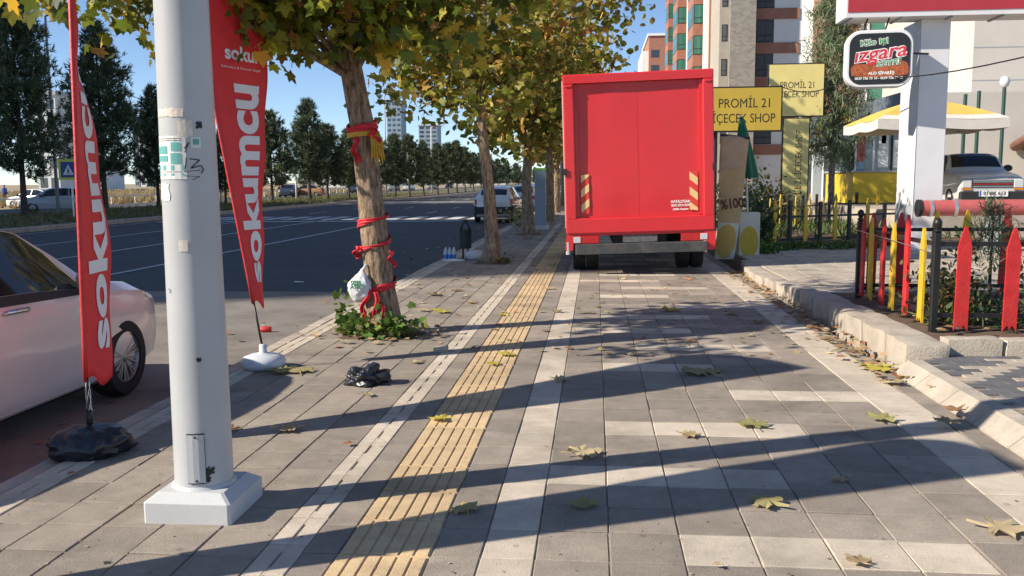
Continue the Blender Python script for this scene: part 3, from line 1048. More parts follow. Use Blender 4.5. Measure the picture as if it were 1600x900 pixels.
class Car:
    def __init__(s, stations):
        s.st = stations
    def stat(s, y):
        for a, b in zip(s.st[:-1], s.st[1:]):
            if a[0] <= y <= b[0]:
                t = (y - a[0]) / (b[0] - a[0])
                return tuple(lerp(p, q, t) for p, q in zip(a, b))
        return s.st[0] if y < s.st[0][0] else s.st[-1]
    def pt(s, y, k, side=1, off=0.0):
        """k: fractional index along the half section"""
        h = section(s.stat(y))
        i = min(int(k), len(h) - 2)
        t = k - i
        x, z = lerp(h[i][0], h[i + 1][0], t), lerp(h[i][1], h[i + 1][1], t)
        if off:
            e = 0.03
            def raw(yy, kk):
                hh = section(s.stat(yy))
                ii = min(int(kk), len(hh) - 2)
                tt = kk - ii
                return Vector((lerp(hh[ii][0], hh[ii + 1][0], tt), yy, lerp(hh[ii][1], hh[ii + 1][1], tt)))
            dk = (raw(y, min(k + .05, 10.99)) - raw(y, max(k - .05, 0)))
            dy = (raw(y + e, k) - raw(y - e, k))
            n = dy.cross(dk)
            n.normalize()
            c = Vector((0, 0, 0.6))
            p = Vector((x, y, z))
            if n.dot(p - Vector((0, y, 0.6))) < 0:
                n = -n
            p += n * off
            return Vector((p.x * side, p.y, p.z))
        return Vector((x * side, y, z))
    def body(s, wheels, R):
        mb = MB()
        ys = []
        for a, b in zip(s.st[:-1], s.st[1:]):
            n = 2 if b[0] - a[0] > 0.2 else 1
            ys += [lerp(a[0], b[0], i / n) for i in range(n)]
        ys.append(s.st[-1][0])
        n = 12
        for y in ys:
            h = section(s.stat(y))
            ring = [(x, y, z) for x, z in h] + [(-x, y, z) for x, z in h[-2:0:-1]]
            mb.v += ring
        m = 2 * n - 2
        for i in range(len(ys) - 1):
            for k in range(m):
                j = (k + 1) % m
                mb.f.append((i * m + k, i * m + j, (i + 1) * m + j, (i + 1) * m + k))
                mb.mi.append(0)
        mb.f.append(tuple(range(m)))
        mb.f.append(tuple((len(ys) - 1) * m + k for k in range(m - 1, -1, -1)))
        mb.mi += [0, 0]
        return mb
    def patch(s, name, m, parent, ya, yb, ka, kb, side=1, off=0.006, nu=10, nv=6, mirror=False):
        """ya/yb: (at ka, at kb) ends; covers the body surface between"""
        mb = MB()
        def fn(u, v):
            k = lerp(ka, kb, v)
            y = lerp(lerp(ya[0], ya[1], v), lerp(yb[0], yb[1], v), u)
            return s.pt(y, k, side, off)
        mb.grid(fn, nu, nv, flip=side < 0)
        if mirror:
            mb.grid(lambda u, v: Vector((-1, 1, 1)) * fn(u, v) if False else Vector((-fn(u, v).x, fn(u, v).y, fn(u, v).z)), nu, nv, flip=True)
        return mb.build(name, m, parent, smooth=True)
def wheel(parent, x, y, R, side, spokes=10, w=0.2, double=True, rm=None):
    M = Matrix.Translation((x, y, R)) @ Matrix.Rotation(math.radians(90) * side, 4, 'Y')
    mb = MB()
    mb.lathe([(R * .60, -w / 2), (R * .92, -w / 2), (R * .985, -w * .36), (R, 0), (R * .985, w * .36), (R * .92, w / 2), (R * .66, w / 2), (R * .64, w * .3), (R * .62, -w * .1)], 30, M)
    wh = mb.build('wheel', m_tyre, parent, smooth=True, angle=40)
    mb = MB()
    mb.lathe([(R * .645, w * .1), (R * .65, w * .44), (R * .61, w * .46), (R * .57, w * .38), (R * .56, w * .1)], 30, M)
    mb.lathe([(0.0, w * .1), (R * .15, w * .1), (R * .15, w * .36), (R * .1, w * .40), (0, w * .40)], 14, M)
    mb.build('rim', rm or m_rim, wh, smooth=True, angle=40)
    MB().lathe([(0, w * .12), (R * .60, w * .12), (R * .60, w * .16), (0, w * .16)], 26, M).build('brake_shield', m_trim, wh)
    mb = MB()
    for k in range(spokes):
        a0 = 2 * math.pi * k / spokes
        for d in ((-0.11, 0.11) if double else (0,)):
            p0 = M @ Vector((R * .12 * math.cos(a0), R * .12 * math.sin(a0), w * .33))
            p1 = M @ Vector((R * .60 * math.cos(a0 + d), R * .60 * math.sin(a0 + d), w * .40))
            mb.tube([p0, p1], [R * .035, R * .028], 5)
    mb.build('spokes', rm or m_rim, wh, smooth=True, angle=40)
    return wh
def make_car(name, label, stations, paint, wb, R, loc, rotz, kind='sedan', detail=True, plate=None, group=None, track=0.0):
    t = thing(name, label, 'car', loc, (0, 0, rotz), group)
    c = Car(stations)
    mb = c.body(None, R)
    me = mb.mesh('body', paint, smooth=True)
    bm = bmesh.new()
    bm.from_mesh(me)
    bmesh.ops.recalc_face_normals(bm, faces=bm.faces[:])
    bm.to_mesh(me)
    bm.free()
    body = link('body', me, t)
    yf, yr = wb
    cut = MB()
    for y in (yf, yr):
        for s in (-1, 1):
            M = Matrix.Translation((0.62 * s, y, R)) @ Matrix.Rotation(math.radians(90), 4, 'Y')
            cut.lathe([(R * 1.16, -.20), (R * 1.16, .40 * 1)], 26, M) if s > 0 else cut.lathe([(R * 1.16, -.40), (R * 1.16, .20)], 26, M)
    co = cut.build('cutter', m_trim)
    bm = bmesh.new()
    bm.from_mesh(co.data)
    bmesh.ops.recalc_face_normals(bm, faces=bm.faces[:])
    bm.to_mesh(co.data)
    bm.free()
    md_ = body.modifiers.new('arches', 'BOOLEAN')
    md_.object = co
    md_.operation = 'DIFFERENCE'
    md_.solver = 'EXACT'
    md_.material_mode = 'TRANSFER'
    bpy.context.view_layer.update()
    dg = bpy.context.evaluated_depsgraph_get()
    ne = bpy.data.meshes.new_from_object(body.evaluated_get(dg))
    body.modifiers.clear()
    body.data = ne
    ne.name = 'body'
    ne.set_sharp_from_angle(angle=math.radians(32))
    bpy.data.objects.remove(co)
    W = stations[len(stations) // 2][1]
    for y in (yf, yr):
        for s in (-1, 1):
            wheel(t, s * (W - 0.11), y, R, s, 10 if kind == 'sedan' else 6, 0.2, kind == 'sedan')
    # glass
    tops = [q for q in stations if q[5] - q[3] > 0.3]
    ytr, ytf = tops[0][0], tops[-1][0]
    cowl = [q[0] for q in stations if q[0] > ytf][0]
    for i, q in enumerate(stations):
        if q[0] > ytf and q[5] - q[3] < 0.16:
            cowl = q[0]
            break
    backs = [q[0] for q in stations if q[0] < ytr and q[5] - q[3] < 0.16]
    back = backs[-1] if backs else stations[1][0]
    hi = max(stations, key=lambda q: q[5])
    roof_f = [q[0] for q in stations if q[0] > hi[0] and q[5] > hi[5] - 0.08][-1:] or [hi[0] + .3]
    roof_r = [q[0] for q in stations if q[0] < hi[0] and q[5] > hi[5] - 0.12][:1] or [hi[0] - .4]
    rf, rr = roof_f[0], roof_r[0]
    ws = MB()
    def wfn(u, v):
        y = lerp(cowl - .05, rf + .05, v)
        k = lerp(8.3, 11, abs(1 - 2 * u) * -1 + 1)
        return c.pt(y, k, -1 if u < .5 else 1, 0.007)
    ws.grid(wfn, 12, 8)
    ws.build('windscreen', m_glass, t, smooth=True)
    bw = MB()
    def bfn(u, v):
        y = lerp(back + .07, rr - .05, v)
        k = lerp(8.4, 11, abs(1 - 2 * u) * -1 + 1)
        return c.pt(y, k, -1 if u < .5 else 1, 0.007)
    bw.grid(bfn, 12, 8, flip=True)
    bw.build('rear_window', m_glass, t, smooth=True)
    mid = (rf + rr) / 2 - 0.05
    for s in (-1, 1):
        c.patch('side_window', m_glass, t, (mid + .04, mid + .04), (cowl - .2, rf - .02), 6.15, 7.85, s)
        c.patch('side_window', m_glass, t, (back + .38, rr + .16), (mid - .04, mid - .04), 6.15, 7.85, s)
        if detail:
            dr = c.patch('door', paint, t, (mid + .008, mid + .008), (yf - R * 1.2 - .02, cowl - .22), 1.7, 6.04, s, 0.004, 8, 12)
            c.patch('door', paint, t, (yr + R * .95, yr + R * 1.15), (mid - .008, mid - .008), 1.7, 6.04, s, 0.004, 8, 12)
            for yy in (mid, yf - R * 1.2 - .02):
                c.patch('door_gap', m_trim, t, (yy - .005, (yy if yy == mid else cowl - .22) - .005), (yy + .005, (yy if yy == mid else cowl - .22) + .005), 1.7, 6.0, s, 0.0065, 1, 14)
            c.patch('sill', m_trim, t, (yr + R * 1.2, yr + R * 1.2), (yf - R * 1.2, yf - R * 1.2), 1.2, 1.6, s, 0.006, 8, 2)
            for yy in (mid + .14, back + .5):
                p0, p1 = c.pt(yy, 5.1, s, .03), c.pt(yy + .2, 5.1, s, .03)
                MB().tube([c.pt(yy - .02, 5.1, s, .005), p0, p1, c.pt(yy + .22, 5.1, s, .005)], [0.012, .016, .016, .012], 8).build('door_handle', m_chrome, t, smooth=True)
            c.patch('belt_trim', m_trim, t, (back + .3, back + .3), (cowl - .16, cowl - .19), 5.98, 6.14, s, 0.008, 10, 1)
        p = c.pt(cowl - .28, 6.2, s)
        mi = MB()
        mi.lathe([(0.0, -.05), (.055, -.045), (.085, 0), (.08, .03), (.0, .04)], 14, Matrix.Translation(p + Vector((s * .11, 0.0, .07))) @ Matrix.Rotation(math.radians(90), 4, 'X') @ Matrix.Scale(1.35, 4, (1, 0, 0)))
        mi.tube([p, p + Vector((s * .09, 0, .04))], .02, 6)
        mi.build('mirror', paint if detail else m_trim, t, smooth=True)
    yF, yB = stations[-1][0], stations[0][0]
    for s in (-1, 1):
        if kind != 'boxy':
            c.patch('headlight', m_lamp, t, (yF - .42, yF - .36), (yF - .07, yF - .10), 5.1, 6.6, s, 0.008)
            c.patch('tail_light', m_tail, t, (yB + .02, yB + .03), (yB + .3, yB + .22), 4.4, 6.0, s, 0.008)
    return t, c
def plate_on(t, body, y, z, w=0.5, h=0.11, facing=-1, sz=0.085):
    pl = MB().prism(rrect(w, h, .012, 3), -.008, .008, Matrix.Translation((0, y, z))).build('number_plate', m_plate, t)
    bx0 = facing * (w / 2 - .022)
    MB().box(bx0 - .018, bx0 + .018, y + facing * .0105, y + facing * .0095, z - h / 2 + .006, z + h / 2 - .006).build('blue_band', mat('plate_blue', (.03, .08, .4)), pl)
    if body:
        text(body, sz, m_ink, pl, (0.02 * -facing, y + facing * .0098, z), (-facing, 0, 0), (0, 0, 1), fit=w * .78, bold=.004)
    return pl

# ---- near car, right flank towards the viewer, nose away from the viewer
car1, c1 = make_car('parked_car', 'dusty pinkish white sedan parked at the kerb, front half in view', SEDAN, m_pwhite, (1.36, -1.3), 0.315, (-4.62, 5.42, ZR), 0)
# blinker on the front wing
MB().prism(rrect(.07, .02, .008, 3), -.004, .004, Matrix.Translation(c1.pt(.98, 4.9, 1, .004)) @ Matrix.Rotation(math.radians(90), 4, 'Z')).build('side_lamp', m_amber, car1)

# ---- parked hatchback and cars behind it, seen from the rear
hb, ch = make_car('parked_car', 'white hatchback with dark lower bumper parked past the litter bin', HATCH, m_pw2, (1.25, -1.25), 0.31, (-4.12, 38.6, ZR), math.radians(-1.5), 'hatch', True)
ch.patch('bumper', m_trim, hb, (-1.99, -1.995), (-1.6, -1.6), 1.6, 4.2, 1, .012, 8, 6, mirror=True)
MB().box(-.7, .7, -2.03, -1.9, .36, .66).build('bumper_panel', m_trim, hb)
plate_on(hb, '', -2.06, .80)
hs, cs_ = make_car('parked_car', 'pale sedan with red tail lights parked ahead of the white hatchback', SEDAN, m_pw2, (1.36, -1.3), .315, (-4.05, 51.5, ZR), 0, 'sedan', False)
MB().box(-.66, -.4, -2.27, -2.2, .74, .88).build('tail_light', m_tail, hs)
MB().box(.4, .66, -2.27, -2.2, .74, .88).build('tail_light', m_tail, hs)
plate_on(hs, '', -2.265, .72)
# far cars
fs_, _ = make_car('parked_car', 'white sedan standing on the far verge behind the median pine', SEDAN, m_pw2, (1.36, -1.3), .315, G(88, 315, ZR).xyz, math.radians(100), 'sedan', False)
fs_.location = (-41.8, 64, ZR - .1)
fs_.rotation_euler = (0, 0, math.radians(80))
fh, _ = make_car('driving_car', 'small silver hatchback driving towards the viewer on the far carriageway', HATCH, m_psil, (1.25, -1.25), .31, (-33.0, 52.5, ZR), math.radians(118), 'hatch', False)
SPOTS = [(-35.5, 88, 10, m_psil, 'sedan', 'silver car half hidden behind the leaning flag on the far carriageway'),
         (-36.2, 104, 185, m_pblu, 'hatch', 'dark car beside the tan car on the far carriageway'),
         (-35.0, 107, 95, m_ptan, 'sedan', 'tan car on the far carriageway between the pine trunks'),
         (-37.5, 138, 180, m_pblu, 'sedan', 'dark parked car beyond the pines right of the ribboned trunk'),
         (-38.5, 170, 182, m_pgr, 'hatch', 'grey parked car far behind the pines, first of the distant row'),
         (-36.0, 172, 182, m_psil, 'sedan', 'silver parked car far behind the pines, beside the grey one'),
         (-37.5, 205, 182, m_pgr, 'sedan', 'grey parked car in the middle of the distant row'),
         (-38.5, 235, 182, m_pblu, 'hatch', 'dark parked car near the end of the distant row'),
         (-4.3, 62, 0, m_pw2, 'hatch', 'white car at the kerb farthest up the street beside the truck')]
protos = {}
for (x, y, rz, pm, kd, lab) in SPOTS:
    key = (pm.name, kd)
    if key not in protos:
        protos[key] = make_car('distant_car', lab, SEDAN if kd == 'sedan' else HATCH, pm, (1.36, -1.3) if kd == 'sedan' else (1.25, -1.25), .315, (x, y, ZR), math.radians(rz), kd, False)[0]
        protos[key]['group'] = 'distant cars'
    else:
        copy_thing(protos[key], (x, y, ZR), math.radians(rz), lab, 'distant cars')

# ---- old boxy car on the terrace, nose towards the viewer
terr = struct('terrace', MB().box(7.2, 26, 20.9, 34, -.3, .72), m_conc)
oc, cb = make_car('old_car', 'boxy old white car facing the viewer behind the red pipe barrier', BOXY, mat('old_white_paint', (.6, .6, .58), .4, .05, 3, coat=.3, dirt=.2, dirtcol=(.4, .36, .3)), (1.12, -1.1), .28, (9.3, 23.7, .72), math.radians(180 - 4), 'boxy', False)
fy = BOXY[-1][0]
MB().box(-.44, .44, fy - .02, fy + .02, .56, .74).build('grille', m_trim, oc)
for z in (.585, .635, .685, .725):
    MB().box(-.43, .43, fy + .02, fy + .03, z - .008, z + .008).build('grille_bar', m_chrome if z != .635 else m_redp, oc)
for s in (-1, 1):
    MB().bbox(s * .56 - .11, s * .56 + .11, fy - .03, fy + .03, .56, .74, .02).build('headlight', m_lamp, oc)
    MB().box(s * .56 - .1, s * .56 + .1, fy + .01, fy + .03, .5, .545).build('turn_signal', m_amber, oc)
MB().bbox(-.72, .72, fy - .05, fy + .09, .28, .47, .03).build('bumper', m_trim, oc)
plate_on(oc, '01 BK 613', fy + .105, .42, .62, .14, 1, .11)

# ---------------------------------------------------------------- box truck
m_trk = mat('truck_red', (0.63, 0.024, 0.03), 0.42, 0.05, 1.5, coat=0.25, bump=0.12, bscale=6, dirt=0.35, dirtcol=(0.5, 0.04, 0.045))
m_trks = mat('truck_side', (0.66, 0.65, 0.66), 0.5, 0.05, 2)
m_chev_r = mat('chevron_red', (0.68, 0.05, 0.04), 0.4, 0.05)
m_chev_y = mat('chevron_yellow', (0.78, 0.56, 0.25), 0.4, 0.05)
TR = thing('box_truck', 'red box truck parked on the pavement with its closed rear facing the viewer', 'truck', (0.72, 14.3, 0), (0, math.radians(-1.6), math.radians(0.6)))
W, ZB, ZT, L = 1.165, 0.70, 3.17, 4.4
mb = MB()
mb.box(-W + .012, W - .012, .1, L, ZB + .02, ZT - .02)
mb.build('cargo_box', [m_trk], TR)
for s in (-1, 1):
    mb = MB().box(s * W - .014, s * W + .006, .12, L - .02, ZB + .08, ZT - .08)
    mb.build('side_panel', m_trks, TR)
# rear frame: four members proud of the recessed door
fw_ = 0.175
fr = [(-W, W, ZT - fw_ * .78, ZT), (-W, W, ZB, ZB + .23)]
for (x0, x1, z0, z1) in fr:
    MB().bbox(x0, x1, -.02, .12, z0, z1, .018).build('rear_frame', m_trk, TR)
for s in (-1, 1):
    x0, x1 = (-W, -W + fw_) if s < 0 else (W - fw_, W)
    MB().bbox(x0 + .002, x1 - .002, -.017, .118, ZB + .225, ZT - fw_ * .76, .018).build('rear_frame', m_trk, TR)
    # inner bevel strip
    xi = s * (W - fw_)
    MB().prism([(xi, ZB + .24), (xi - s * .05, ZB + .24), (xi - s * .05, ZT - .15), (xi, ZT - .15)] if s < 0 else [(xi - .05, ZB + .24), (xi, ZB + .24), (xi, ZT - .15), (xi - .05, ZT - .15)], .03, .09).build('frame_lip', m_trk, TR)
for s in (-1, 1):
    x0, x1 = (-W + fw_ + .05, -.0016) if s < 0 else (.0016, W - fw_ - .05)
    d = MB()
    d.grid(lambda u, v: (x0 + (x1 - x0) * u, .074 + .012 * mnoise.noise(Vector(((x0 + (x1 - x0) * u) * 2, v * 3, 1))), ZB + .232 + (ZT - .142 - ZB - .232) * v), 12, 16)
    dd = d.build('door', m_trk, TR, smooth=True)
    # chevron board
    cx0 = s * (W - fw_ - .14) - .062
    base_z = 1.0
    cb_ = MB().box(cx0, cx0 + .125, .055, .0605, base_z, base_z + .62).build('chevron_board', m_chev_r, dd)
    for k in range(3):
        zz = base_z + .02 + k * .235
        dz = .1 if s < 0 else -.1
        q = [(cx0, zz), (cx0 + .125, zz + dz), (cx0 + .125, min(zz + dz + .12, base_z + .62)), (cx0, min(zz + .12, base_z + .62))]
        q = [(x, max(base_z, min(z, base_z + .62))) for x, z in q]
        MB().prism(q, .051, .054).build('chevron_stripe', m_chev_y, cb_)
for i, (tx, szz, ww) in enumerate((('HATALIYSAM', .062, .30), ('0532 270 0 2070', .05, .29), ('Lütfen Arayınız', .045, .24))):
    text(tx, szz, m_wtxt, TR, (W - .52, .058, 1.145 - i * .058), fit=ww, bold=.002, name='warning_lettering')
for s in (-1, 1):
    MB().box(s * W - .03, s * W + .03, -.05, .06, 1.62, 1.72).build('hinge', m_trim, TR)
    MB().bbox(s * (W - .09) - .05, s * (W - .09) + .05, -.035, .02, ZT - .19, ZT - .165, .006).build('latch', m_trk, TR)
# under structure
MB().box(-W + .01, W - .01, .02, L, ZB - .05, ZB - .003).build('floor_rail', m_trk, TR)
MB().box(-.42, .42, .25, L + 1.2, .48, .64).build('chassis', m_trim, TR)
MB().bbox(-W + .14, W - .12, -.06, .04, .36, .52, .012).build('bumper', mat('bumper_grey', (.05, .052, .055), .6, .25, 8, dirt=.7, dirtcol=(.14, .12, .1)), TR)
for s in (-1, 1):
    tl = MB().bbox(s * .84 - .2, s * .84 + .2, .0, .06, .53, .655, .012).build('tail_light', m_tail, TR)
    x0 = s * .84 + s * .1
    MB().bbox(min(x0, x0 + s * .11) + (0 if s > 0 else 0), max(x0, x0 + s * .11), -.008, .0, .545, .64, .003).build('reversing_lamp', m_lamp, tl)
pp = MB().box(-.27, .27, .03, .05, .53, .645).build('number_plate', mat('dark_plate', (.12, .12, .125), .6, .3, 18), TR)  # plate in a mottled dark grey, no lettering
MB().prism([(W - .12, .38), (W + .0, .38), (W + .02, .68), (W - .16, .68), (W - .14, .55)], .0, .03).build('mudguard', m_trk, TR)
MB().prism([(-W - .02, .42), (-W + .1, .42), (-W + .12, .66), (-W, .66)], .0, .03).build('mudguard', m_trk, TR)
for s in (-1, 1):
    MB().tube([(s * (W - .02), .03, .56), (s * (W - .02), .03, .36)], .035, 8).build('corner_lamp', m_lamp, TR) if s < 0 else None
    for dx in (0, .22):
        wheel(TR, s * (.98 - dx), 1.05, .385, s, 5, .2, False, m_trim)
    wheel(TR, s * .93, 4.75, .385, s, 5, .22, False, m_trim)
# cab
mb = MB()
prof = [(L + .12, .55), (L + .12, 2.25), (L + .35, 2.35), (L + 1.25, 2.3), (L + 1.75, 1.45), (L + 1.82, .6), (L + 1.82, .5)]
n = len(prof)
vs = [(x, y, z) for x in (-1.0, 1.0) for y, z in prof]
mb.add(vs, [tuple(range(n)), tuple(range(2 * n - 1, n - 1, -1))] + [(i, i + n, (i + 1) % n + n, (i + 1) % n) for i in range(n)])
cab = mb.build('cab', m_trks, TR)
for s in (-1, 1):
    MB().add([(s * 1.006, L + .45, 1.4), (s * 1.006, L + 1.5, 1.4), (s * 1.006, L + 1.2, 2.15), (s * 1.006, L + .45, 2.15)], [(0, 1, 2, 3)]).build('side_window', m_glass, cab)
    mm = MB().bbox(s * 1.3 - .1, s * 1.3 + .1, L + 1.35, L + 1.47, 1.45, 1.98, .03)
    mm.tube([(s * 1.0, L + 1.4, 1.7), (s * 1.25, L + 1.41, 1.75)], .02, 6)
    mm.build('mirror', m_trim, cab)
MB().add([(-.9, L + 1.79, 1.45), (.9, L + 1.79, 1.45), (.85, L + 1.3, 2.28), (-.85, L + 1.3, 2.28)], [(0, 1, 2, 3)]).build('windscreen', m_glass, cab)
# ================================================================== trees
def barkmat(name, ca, cb, cc):
    b = NB(name)
    geo = b.n('ShaderNodeNewGeometry')
    mp = b.n('ShaderNodeMapping')
    mp.inputs['Scale'].default_value = (1, 1, 0.28)
    b.l(geo.outputs['Position'], mp.inputs['Vector'])
    n1 = b.n('ShaderNodeTexNoise')
    n1.inputs['Scale'].default_value = 26
    n1.inputs['Detail'].default_value = 8
    n1.inputs['Roughness'].default_value = 0.7
    b.l(mp.outputs[0], n1.inputs['Vector'])
    n2 = b.n('ShaderNodeTexVoronoi')
    n2.inputs['Scale'].default_value = 11
    b.l(mp.outputs[0], n2.inputs['Vector'])
    r = b.n('ShaderNodeValToRGB')
    r.color_ramp.elements[0].position = 0.38
    r.color_ramp.elements[0].color = c4(ca)
    r.color_ramp.elements[1].position = 0.62
    r.color_ramp.elements[1].color = c4(cc)
    e = r.color_ramp.elements.new(0.5)
    e.color = c4(cb)
    b.l(n1.outputs['Fac'], r.inputs[0])
    pr = b.n('ShaderNodeBsdfPrincipled')
    pr.inputs['Roughness'].default_value = 0.92
    b.l(r.outputs[0], pr.inputs['Base Color'])
    ad = b.n('ShaderNodeMath', operation='ADD')
    b.l(n1.outputs['Fac'], ad.inputs[0])
    b.l(n2.outputs['Distance'], ad.inputs[1])
    bp = b.n('ShaderNodeBump')
    bp.inputs['Strength'].default_value = 1.0
    bp.inputs['Distance'].default_value = 0.045
    b.l(ad.outputs[0], bp.inputs['Height'])
    b.l(bp.outputs[0], pr.inputs['Normal'])
    b.l(pr.outputs[0], b.out.inputs[0])
    return b.m
m_bark = barkmat('plane_bark', (0.12, 0.078, 0.05), (0.31, 0.215, 0.14), (0.47, 0.35, 0.24))
m_bark_d = barkmat('pine_bark', (0.035, 0.028, 0.022), (0.08, 0.06, 0.045), (0.13, 0.1, 0.08))
m_leaf = leafmat('plane_leaf', (1.3, 1.3, 1.2), trans=0.5)
m_needle = leafmat('needle', trans=0.15, rough=0.7)
m_weed = leafmat('weed_leaf', trans=0.35)

def resample(pts, rad, n):
    pts = [np.array(p, float) for p in pts]
    d = np.cumsum([0] + [np.linalg.norm(b - a) for a, b in zip(pts[:-1], pts[1:])])
    t = np.linspace(0, d[-1], n)
    P = np.stack([np.interp(t, d, [p[k] for p in pts]) for k in range(3)], 1)
    return P, np.interp(t, d, rad)
def trunk_mesh(mb, pts, rad, n=14, seg=24, rough=0.05, flare=0.35):
    P, R = resample(pts, rad, seg)
    o = len(mb.v)
    for i in range(seg):
        d = P[min(i + 1, seg - 1)] - P[max(i - 1, 0)]
        d /= np.linalg.norm(d)
        u = np.cross([0, 1, 0.01], d)
        u /= np.linalg.norm(u)
        w = np.cross(d, u)
        fl = 1 + flare * math.exp(-i / seg * 14)
        for k in range(n):
            a = 2 * math.pi * k / n
            q = Vector((math.cos(a) * 1.5, math.sin(a) * 1.5, P[i][2] * 2.2 + P[0][0]))
            rr = R[i] * fl * (1 + rough * 2 * mnoise.noise(q) + rough * mnoise.noise(q * 3) + (0.12 * flare * math.sin(5 * a) * math.exp(-i / seg * 14)))
            mb.v.append(tuple(P[i] + (u * math.cos(a) + w * math.sin(a)) * rr))
    for i in range(seg - 1):
        for k in range(n):
            j = (k + 1) % n
            mb.f.append((o + i * n + k, o + i * n + j, o + (i + 1) * n + j, o + (i + 1) * n + k))
            mb.mi.append(0)
    mb.f.append(tuple(o + (seg - 1) * n + k for k in range(n)))
    mb.mi.append(0)
    return P, R
def bez(a, b, sag, n=6):
    a, b = np.array(a, float), np.array(b, float)
    m = (a + b) / 2 + np.array([0, 0, sag])
    t = np.linspace(0, 1, n)[:, None]
    return (1 - t) ** 2 * a + 2 * t * (1 - t) * m + t ** 2 * b
def plane_tree(label, base, pts, rad, ells, leaf, cols, w, cl=0.3, per=16, shape=(LEAF, LEAF_F), seg=24, droop=0.35, group=None):
    """ells: (centre, radii, clusters)"""
    base = np.array(base, float)
    t = thing('plane_tree', label, 'tree', base, group=group)
    mb = MB()
    lp_ = [np.array(p) - base for p in pts]
    P, R = trunk_mesh(mb, lp_, rad, seg=seg)
    mb.build('trunk', m_bark, t, smooth=True)
    br = MB()
    L = []
    nodes = []
    for (c, r, ncl) in ells:
        c = np.array(c) - base
        r = np.array(r)
        # a limb into this lobe
        iz = int(np.argmin(np.abs(P[:, 2] - (c[2] - 0.45 * np.linalg.norm(c[:2] - P[-1][:2]) - .3)) + (P[:, 2] < P[-1][2] * .45) * 9))
        limb = bez(P[iz], c, 0.25, 8)
        br.tube(limb, list(np.linspace(max(R[iz] * .26, .02), .015, 8)), 7)
        nodes = list(limb[2:])
        for _ in range(ncl):
            d = rng.normal(size=3)
            d /= np.linalg.norm(d)
            q = c + d * r * (rng.uniform(0.15, 1) ** 0.45)
            if _ % 3 == 0 or len(nodes) < 6:
                k = min(nodes, key=lambda n: np.linalg.norm(n - q))
                tw = bez(k, q, 0.08, 5)
                br.tube(tw, list(np.linspace(.014, .004, 5)), 4, cap=False)
                nodes += [tw[2], tw[4]]
            L.append(q + rng.normal(size=(per, 3)) * cl * np.array([1, 1, .75]))
    br.build('branch', m_bark, t, smooth=True)
    pos = np.concatenate(L)
    N = len(pos)
    me = leaf_mesh('crown', pos, rotmats(N, droop=droop), leaf * rng.uniform(.6, 1.25, N), palette(N, cols, w, .22), m_leaf, *shape)
    link('crown', me, t)
    return t
GREEN = [(0.17, 0.19, 0.025), (0.10, 0.135, 0.02), (0.34, 0.30, 0.035), (0.52, 0.38, 0.05), (0.26, 0.14, 0.035), (0.06, 0.085, 0.015)]
AUT = [(0.32, 0.25, 0.05), (0.23, 0.22, 0.045), (0.44, 0.29, 0.07), (0.30, 0.15, 0.04), (0.55, 0.44, 0.13), (0.13, 0.13, 0.03)]
T1Y = 8.71
LEAFC = LEAF2.copy()
LEAFC[:, 2] = -.28 * LEAFC[:, 0] ** 2 - .2 * (LEAFC[:, 1] - .1) ** 2
tp = [(603, 528), (596, 470), (588, 400), (581, 330), (573, 262), (566, 200), (553, 130), (538, 50), (530, -20)]
tpts = [A(x, y, T1Y) for x, y in tp]
tpts[0].z = -0.03
trad = [.155, .145, .132, .126, .12, .12, .114, .108, .1]
P9 = tpts[-1]
tpts += [Vector((P9.x - .1, T1Y + .1, 4.2)), Vector((P9.x + .1, T1Y + .1, 5.2))]
trad += [.09, .05]
plane_tree('nearest plane tree, its leaning trunk wound with red ribbons', (tpts[0].x, T1Y, 0), tpts, trad,
           [((-3.35, 8.0, 3.3), (.95, .9, .72), 62), ((-2.75, 8.0, 3.2), (.8, .7, .62), 50), ((-4.0, 7.4, 3.5), (.7, .8, .5), 26), ((-1.5, 8.6, 3.45), (1.0, .9, .62), 60), ((-.75, 8.7, 3.65), (.65, .7, .42), 24), ((-3.62, 6.15, 2.95), (.40, .3, .22), 7),
            ((-2.75, 7.9, 2.95), (.5, .5, .26), 12), ((-2.25, 8.1, 3.02), (.5, .5, .3), 16), ((-1.75, 8.2, 2.95), (.55, .5, .3), 16), ((-2.4, 8.4, 4.9), (2.3, 2.1, 1.1), 60), ((-2.0, 8.2, 3.9), (1.6, 1.2, .5), 26)],
           0.128, GREEN, [5, 5, 4, 1.4, 1.2, 2], 0.2, 19, (LEAFC, LEAF2_F))
T2 = A(770, 410, 16.5)
plane_tree('slim dark plane tree beside the litter bin', (-1.9, 16.5, 0), [(-1.88, 16.5, -.03), (-1.95, 16.5, 1.2), (-2.08, 16.5, 2.4), (-2.1, 16.5, 3.4), (-2.0, 16.5, 5.2), (-1.95, 16.5, 6.5)], [.128, .106, .095, .088, .07, .04],
           [((-2.0, 16.5, 5.0), (2.1, 2.0, 1.7), 120), ((-3.1, 16.2, 3.9), (1.2, 1.1, .9), 52), ((-1.0, 16.6, 3.75), (1.0, 1.2, 1.0), 48), ((-2.2, 15.9, 3.2), (1.1, .9, .5), 18), ((-3.3, 16.6, 3.1), (.7, .8, .45), 9)],
           0.15, AUT + [GREEN[0]], [4, 5, 2, 1.2, 2, 2, 6], 0.27, 19, seg=16)
